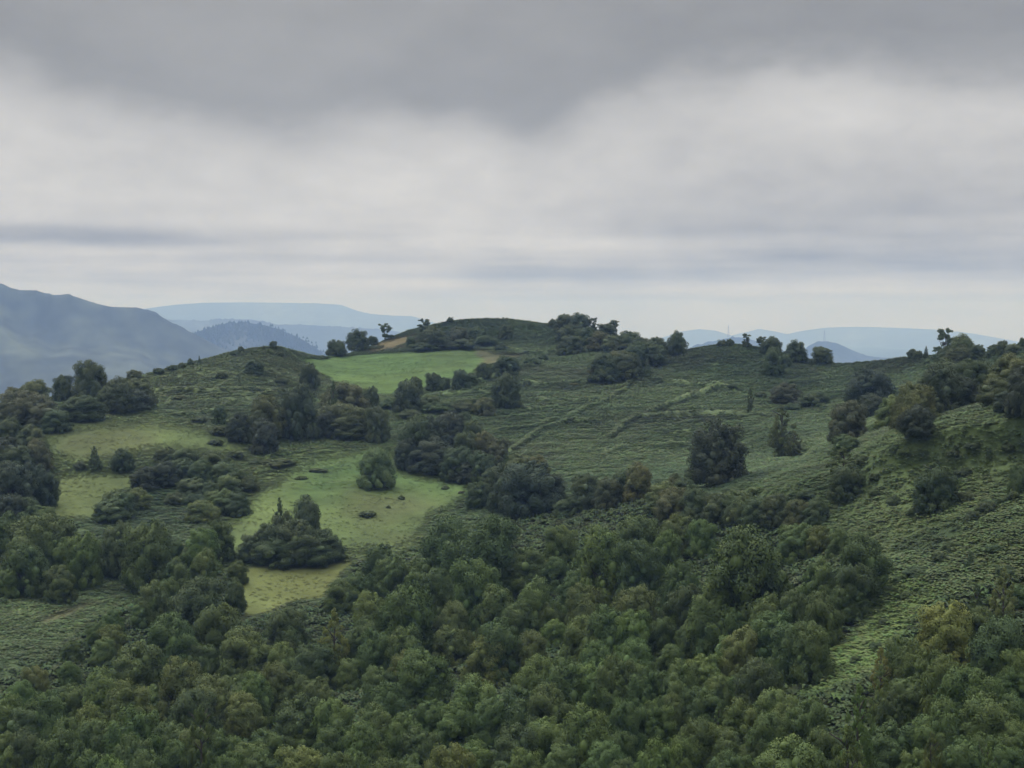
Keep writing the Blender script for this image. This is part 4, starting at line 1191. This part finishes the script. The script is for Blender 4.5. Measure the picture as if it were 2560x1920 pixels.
def rock(px, py, wpx, hpx, seed, label):
    loc, D = ground_at(px, py + hpx)
    r = np.random.default_rng(seed)
    V, Fc = [], []
    nu, nv = 12, 8
    for j in range(nv + 1):
        th = math.pi * j / nv
        for i in range(nu):
            ph = 2 * math.pi * i / nu
            d = np.array([math.sin(th) * math.cos(ph), math.sin(th) * math.sin(ph), math.cos(th)])
            k = 1 + 0.3 * vnoise(np.array([d[0] * 1.7 + d[2] * 3 + 9.0]), np.array([d[1] * 1.7 + 5.0]), seed)[0]
            d = np.sign(d) * np.abs(d) ** 0.75 * k
            V.append((d[0], d[1], d[2]))
    for j in range(nv):
        for i in range(nu):
            Fc.append((j * nu + i, (j + 1) * nu + i, (j + 1) * nu + (i + 1) % nu, j * nu + (i + 1) % nu))
    o = mesh_from('rock', np.array(V), Fc, M_STONE, None, False)
    o.location = loc - Vector((loc.x, loc.y, 0)).normalized() * 4.0 + Vector((0, 0, hpx * D / F * 0.6))
    o.scale = (wpx * D / F / 2, wpx * D / F / 2, hpx * D / F * 0.75)
    tag(o, label, 'rock', 'pale rocks under the spur trees')


rock(2447, 995, 15, 10, 3, 'pale rock on the fern slope under the dark trees')
rock(2331, 1031, 9, 8, 4, 'small pale rock at the foot of the tan-topped trees')


def bird(px, py, D, span, seed, label):
    a, e = px2ang(px, py)
    root = bpy.data.objects.new('bird', None)
    COL.objects.link(root)
    root.location = (D * math.sin(a), D * math.cos(a), D * math.tan(e))
    root.rotation_euler = (0.1, 0.15 * (-1) ** seed, 0.8 + seed)
    V, Fc = [], []
    prof = [(-.5, .0), (-.42, .05), (-.2, .09), (.1, .11), (.3, .08), (.4, .07), (.46, .03), (.52, .005)]
    for xx, rr in prof:
        for k in range(6):
            an = k * math.pi / 3
            V.append((xx, rr * math.cos(an), rr * math.sin(an) * 0.9 + (0.03 if xx > .3 else 0)))
    for s in range(len(prof) - 1):
        for k in range(6):
            Fc.append((s * 6 + k, s * 6 + (k + 1) % 6, (s + 1) * 6 + (k + 1) % 6, (s + 1) * 6 + k))
    k = len(V)
    V += [(-.42, .04, 0), (-.42, -.04, 0), (-.75, -.13, .01), (-.75, .13, .01), (-.42, .0, .03)]
    Fc += [(k, k + 1, k + 2, k + 3), (k, k + 4, k + 1)]
    b = mesh_from('body', np.array(V) * span * .5, Fc, M_FEATHER, root)
    for sgn in (1, -1):
        W = [(.2, .06, .04), (-.15, .06, .03), (-.2, .55, .2), (.18, .5, .22), (-.28, 1.0, .12), (-.05, 1.02, .13), (.02, .3, .14)]
        W2 = [(x, y * sgn, z) for x, y, z in W] + [(x, y * sgn, z - .03) for x, y, z in W]
        f0 = [(0, 1, 2, 3), (3, 2, 4, 5)]
        fs_ = f0 + [tuple(7 + i for i in reversed(q)) for q in f0] + [(0, 3, 10, 7), (3, 5, 12, 10), (1, 8, 9, 2), (2, 9, 11, 4), (5, 4, 11, 12), (0, 7, 8, 1)]
        mesh_from('wing', np.array(W2) * span * .5, fs_, M_FEATHER, root, False)
    tag(root, label, 'bird', 'birds in the grey sky')


bird(1827, 454, 300, 0.55, 1, 'tiny dark bird flying in the grey sky, upper of two')
bird(1930, 469, 310, 0.55, 2, 'tiny dark bird flying in the grey sky, lower of two')

# ------------------------------------------------------------------ sky: overcast deck over a Nishita sky
SUN_EL, SUN_AZ = math.radians(60), math.radians(-55)      # azimuth from the view axis, clockwise from above
world = bpy.data.worlds.new('World')
SC.world = world
world.use_nodes = True
nt = world.node_tree
nt.nodes.clear()
wout = N(nt, 'ShaderNodeOutputWorld')
bg = N(nt, 'ShaderNodeBackground')
bg.inputs['Strength'].default_value = 0.1
nt.links.new(bg.outputs[0], wout.inputs['Surface'])
sky = N(nt, 'ShaderNodeTexSky', sky_type='NISHITA')
sky.sun_disc = False
sky.sun_elevation = SUN_EL
sky.sun_rotation = SUN_AZ
tc = N(nt, 'ShaderNodeTexCoord')
sep = N(nt, 'ShaderNodeSeparateXYZ')
nt.links.new(tc.outputs['Generated'], sep.inputs[0])
X, Y, Z = sep.outputs
m = lambda *a, **k: mmath(nt, *a, **k)
az_ = m('ARCTAN2', X, Y)
e_ = m('MULTIPLY', m('ARCTAN2', Z, m('SQRT', m('ADD', m('MULTIPLY', X, X), m('MULTIPLY', Y, Y)))), F / 1000)
a_ = m('MULTIPLY', az_, F / 1000)


def wnoise(sx, sy, off, detail=4.0, rough=0.5):
    cb = N(nt, 'ShaderNodeCombineXYZ')
    nt.links.new(m('MULTIPLY', a_, sx), cb.inputs[0])
    nt.links.new(m('MULTIPLY', e_, sy), cb.inputs[1])
    cb.inputs[2].default_value = off
    n = N(nt, 'ShaderNodeTexNoise')
    n.inputs['Scale'].default_value = 1.0
    n.inputs['Detail'].default_value = detail
    n.inputs['Roughness'].default_value = rough
    nt.links.new(cb.outputs[0], n.inputs['Vector'])
    return m('SUBTRACT', n.outputs['Fac'], 0.5)


def sstep(x, lo, hi):
    n = N(nt, 'ShaderNodeMapRange', interpolation_type='SMOOTHSTEP')
    nt.links.new(x, n.inputs[0])
    n.inputs[1].default_value = lo
    n.inputs[2].default_value = hi
    return n.outputs[0]


def gauss(x, c, w):
    d = m('DIVIDE', m('SUBTRACT', x, c), w)
    return m('EXPONENT', m('MULTIPLY', m('MULTIPLY', d, d), -1.0))


# lower edge of the dark deck, as elevation against azimuth
fc = N(nt, 'ShaderNodeFloatCurve')
cur = fc.mapping.curves[0]
EDGE = [(-1.6, .60), (-1.28, .60), (-1.05, .555), (-.82, .50), (-.53, .455), (-.35, .50), (-.12, .50), (.05, .435), (.22, .53), (.45, .605), (.80, .625), (1.03, .575), (1.28, .555), (1.6, .56)]
for i, (xa, ye) in enumerate(EDGE):
    X_ = (xa + 1.6) / 3.2
    if i == 0:
        cur.points[0].location = (0, ye)
    elif i == len(EDGE) - 1:
        cur.points[len(cur.points) - 1].location = (1, ye)
    else:
        cur.points.new(X_, ye)
fc.mapping.update()
nt.links.new(m('MULTIPLY_ADD', a_, 1 / 3.2, 0.5, clamp=True), fc.inputs['Value'])
n1 = wnoise(2.2, 5.0, 3.1, 5.0, 0.5)
n2 = wnoise(5.5, 11.0, 8.7, 5.0, 0.52)
n3 = wnoise(0.9, 15.0, 1.3, 4.0, 0.5)
n4 = wnoise(1.3, 3.2, 6.6, 4.0, 0.5)
n5 = wnoise(9.0, 20.0, 2.2, 6.0, 0.55)
above = m('SUBTRACT', m('ADD', e_, m('ADD', m('ADD', m('MULTIPLY', n1, 0.20), m('MULTIPLY', n5, 0.07)), m('MULTIPLY', n2, 0.12))), fc.outputs[0])
deck = sstep(above, -0.085, 0.07)
# brightness under the deck
under = m('ADD', 0.485, m('MULTIPLY', gauss(a_, -0.25, 0.55), m('MULTIPLY', gauss(e_, 0.30, 0.16), 0.075)))
under = m('ADD', under, m('MULTIPLY', gauss(a_, -1.2, 0.35), m('MULTIPLY', gauss(e_, 0.42, 0.14), 0.06)))
under = m('ADD', under, m('MULTIPLY', gauss(a_, 0.8, 0.3), m('MULTIPLY', gauss(e_, 0.52, 0.10), 0.05)))
under = m('SUBTRACT', under, m('MULTIPLY', gauss(a_, 1.0, 0.7), m('MULTIPLY', gauss(e_, 0.30, 0.15), 0.06)))
under = m('ADD', under, m('MULTIPLY', n4, 0.24))
under = m('ADD', under, m('MULTIPLY', n2, 0.14))
# streaks lying low over the hills
low = m('MULTIPLY', gauss(e_, 0.14, 0.10), m('MULTIPLY', n3, 0.75))
under = m('ADD', under, low)
ewob = m('ADD', e_, m('MULTIPLY', n1, 0.05))
for (ac, aw, lo, th, amp_) in ((-1.10, .42, .183, .075, -.13), (-.45, .35, .150, .05, -.06), (.02, .50, .098, .080, -.14), (.95, .50, .122, .075, -.12), (.55, .9, .046, .035, -.06), (-.7, .4, .075, .03, -.04),
                              (.45, .6, .205, .09, -.05), (1.1, .4, .25, .12, -.04)):
    bnd = m('MULTIPLY', sstep(ewob, lo - 0.008, lo + 0.022), m('SUBTRACT', 1.0, sstep(ewob, lo + 0.016, lo + th)))
    under = m('ADD', under, m('MULTIPLY', m('MULTIPLY', gauss(a_, ac, aw), bnd), amp_ * 1.55))
under = m('ADD', under, m('MULTIPLY', n5, 0.13))
dval = m('ADD', 0.285, m('ADD', m('MULTIPLY', n4, 0.15), m('MULTIPLY', n2, 0.07)))
dval = m('SUBTRACT', dval, m('MULTIPLY', sstep(a_, -0.2, 0.6), 0.03))
lum = m('ADD', m('MULTIPLY', under, m('SUBTRACT', 1.0, deck)), m('MULTIPLY', dval, deck))
# overcast skies are brightest overhead, out of the picture
zen = sstep(e_, 0.95, 3.2)
lum = m('ADD', lum, m('MULTIPLY', zen, 1.25))
airy = m('EXPONENT', m('MULTIPLY', m('ABSOLUTE', e_), -1 / 0.16))
lum = m('MULTIPLY', lum, m('MULTIPLY_ADD', airy, -0.02, 1.12))
tintr = mixrgb(nt, deck, (1.01, 0.995, 0.985), (1.01, 1.0, 0.985))
tintr = mixrgb(nt, airy, tintr, (0.99, 0.985, 1.09))
vm = N(nt, 'ShaderNodeVectorMath', operation='SCALE')
nt.links.new(tintr, vm.inputs[0])
nt.links.new(m('MULTIPLY', lum, 10.0), vm.inputs['Scale'])
wcol = mixrgb(nt, 0.97, sky.outputs[0], vm.outputs[0])
nt.links.new(wcol, bg.inputs['Color'])

sl = bpy.data.lights.new('sun', 'SUN')
sl.energy = 1.4
sl.angle = math.radians(35)
sl.color = (1.0, 0.97, 0.92)
so = bpy.data.objects.new('sun', sl)
COL.objects.link(so)
sd = Vector((math.cos(SUN_EL) * math.sin(SUN_AZ), math.cos(SUN_EL) * math.cos(SUN_AZ), math.sin(SUN_EL)))
so.rotation_euler = sd.to_track_quat('Z', 'Y').to_euler()
so.location = sd * 500

# ------------------------------------------------------------------ the air
TOP = 270.0
hb = 17600.0
zb = min(LOWEST, VALLEY - 6) - 1.5
hv = [(sx * hb, sy * hb, z) for z in (zb, TOP) for sx, sy in ((-1, -1), (1, -1), (1, 1), (-1, 1))]
mh, hnt, hout = new_mat('hazy_air')
pv = N(hnt, 'ShaderNodeVolumePrincipled')
pv.inputs['Color'].default_value = (0.33, 0.52, 1.0, 1)
pv.inputs['Absorption Color'].default_value = (1, 1, 1, 1)
pv.inputs['Density'].default_value = 0.00017
pv.inputs['Anisotropy'].default_value = 0.0
hnt.links.new(pv.outputs[0], hout.inputs['Volume'])
hz = mesh_from('haze', np.array(hv), [(0, 3, 2, 1), (4, 5, 6, 7), (0, 1, 5, 4), (1, 2, 6, 5), (2, 3, 7, 6), (3, 0, 4, 7)], mh, None, False)
tag(hz, 'blue haze filling the air before the far mountains', 'haze', None, 'stuff')

# ------------------------------------------------------------------ camera and output
cd = bpy.data.cameras.new('camera')
cd.sensor_width = 36.0
cd.lens = 18.0 / math.tan(math.radians(20.0))
cd.clip_start = 0.5
cd.clip_end = 60000.0
co = bpy.data.objects.new('camera', cd)
COL.objects.link(co)
co.location = (0, 0, 0)
co.rotation_euler = (math.radians(90) - PITCH, 0, 0)
SC.camera = co
SC.view_settings.view_transform = 'Standard'
SC.view_settings.look = 'None'
SC.view_settings.exposure = 0.0
SC.view_settings.gamma = 1.0
cy = SC.cycles
cy.max_bounces = 5
cy.diffuse_bounces = 3
cy.glossy_bounces = 1
cy.transmission_bounces = 3
cy.volume_bounces = 1
cy.use_denoising = True
cy.denoiser = 'OPENIMAGEDENOISE'
cy.use_adaptive_sampling = True
cy.adaptive_threshold = 0.02
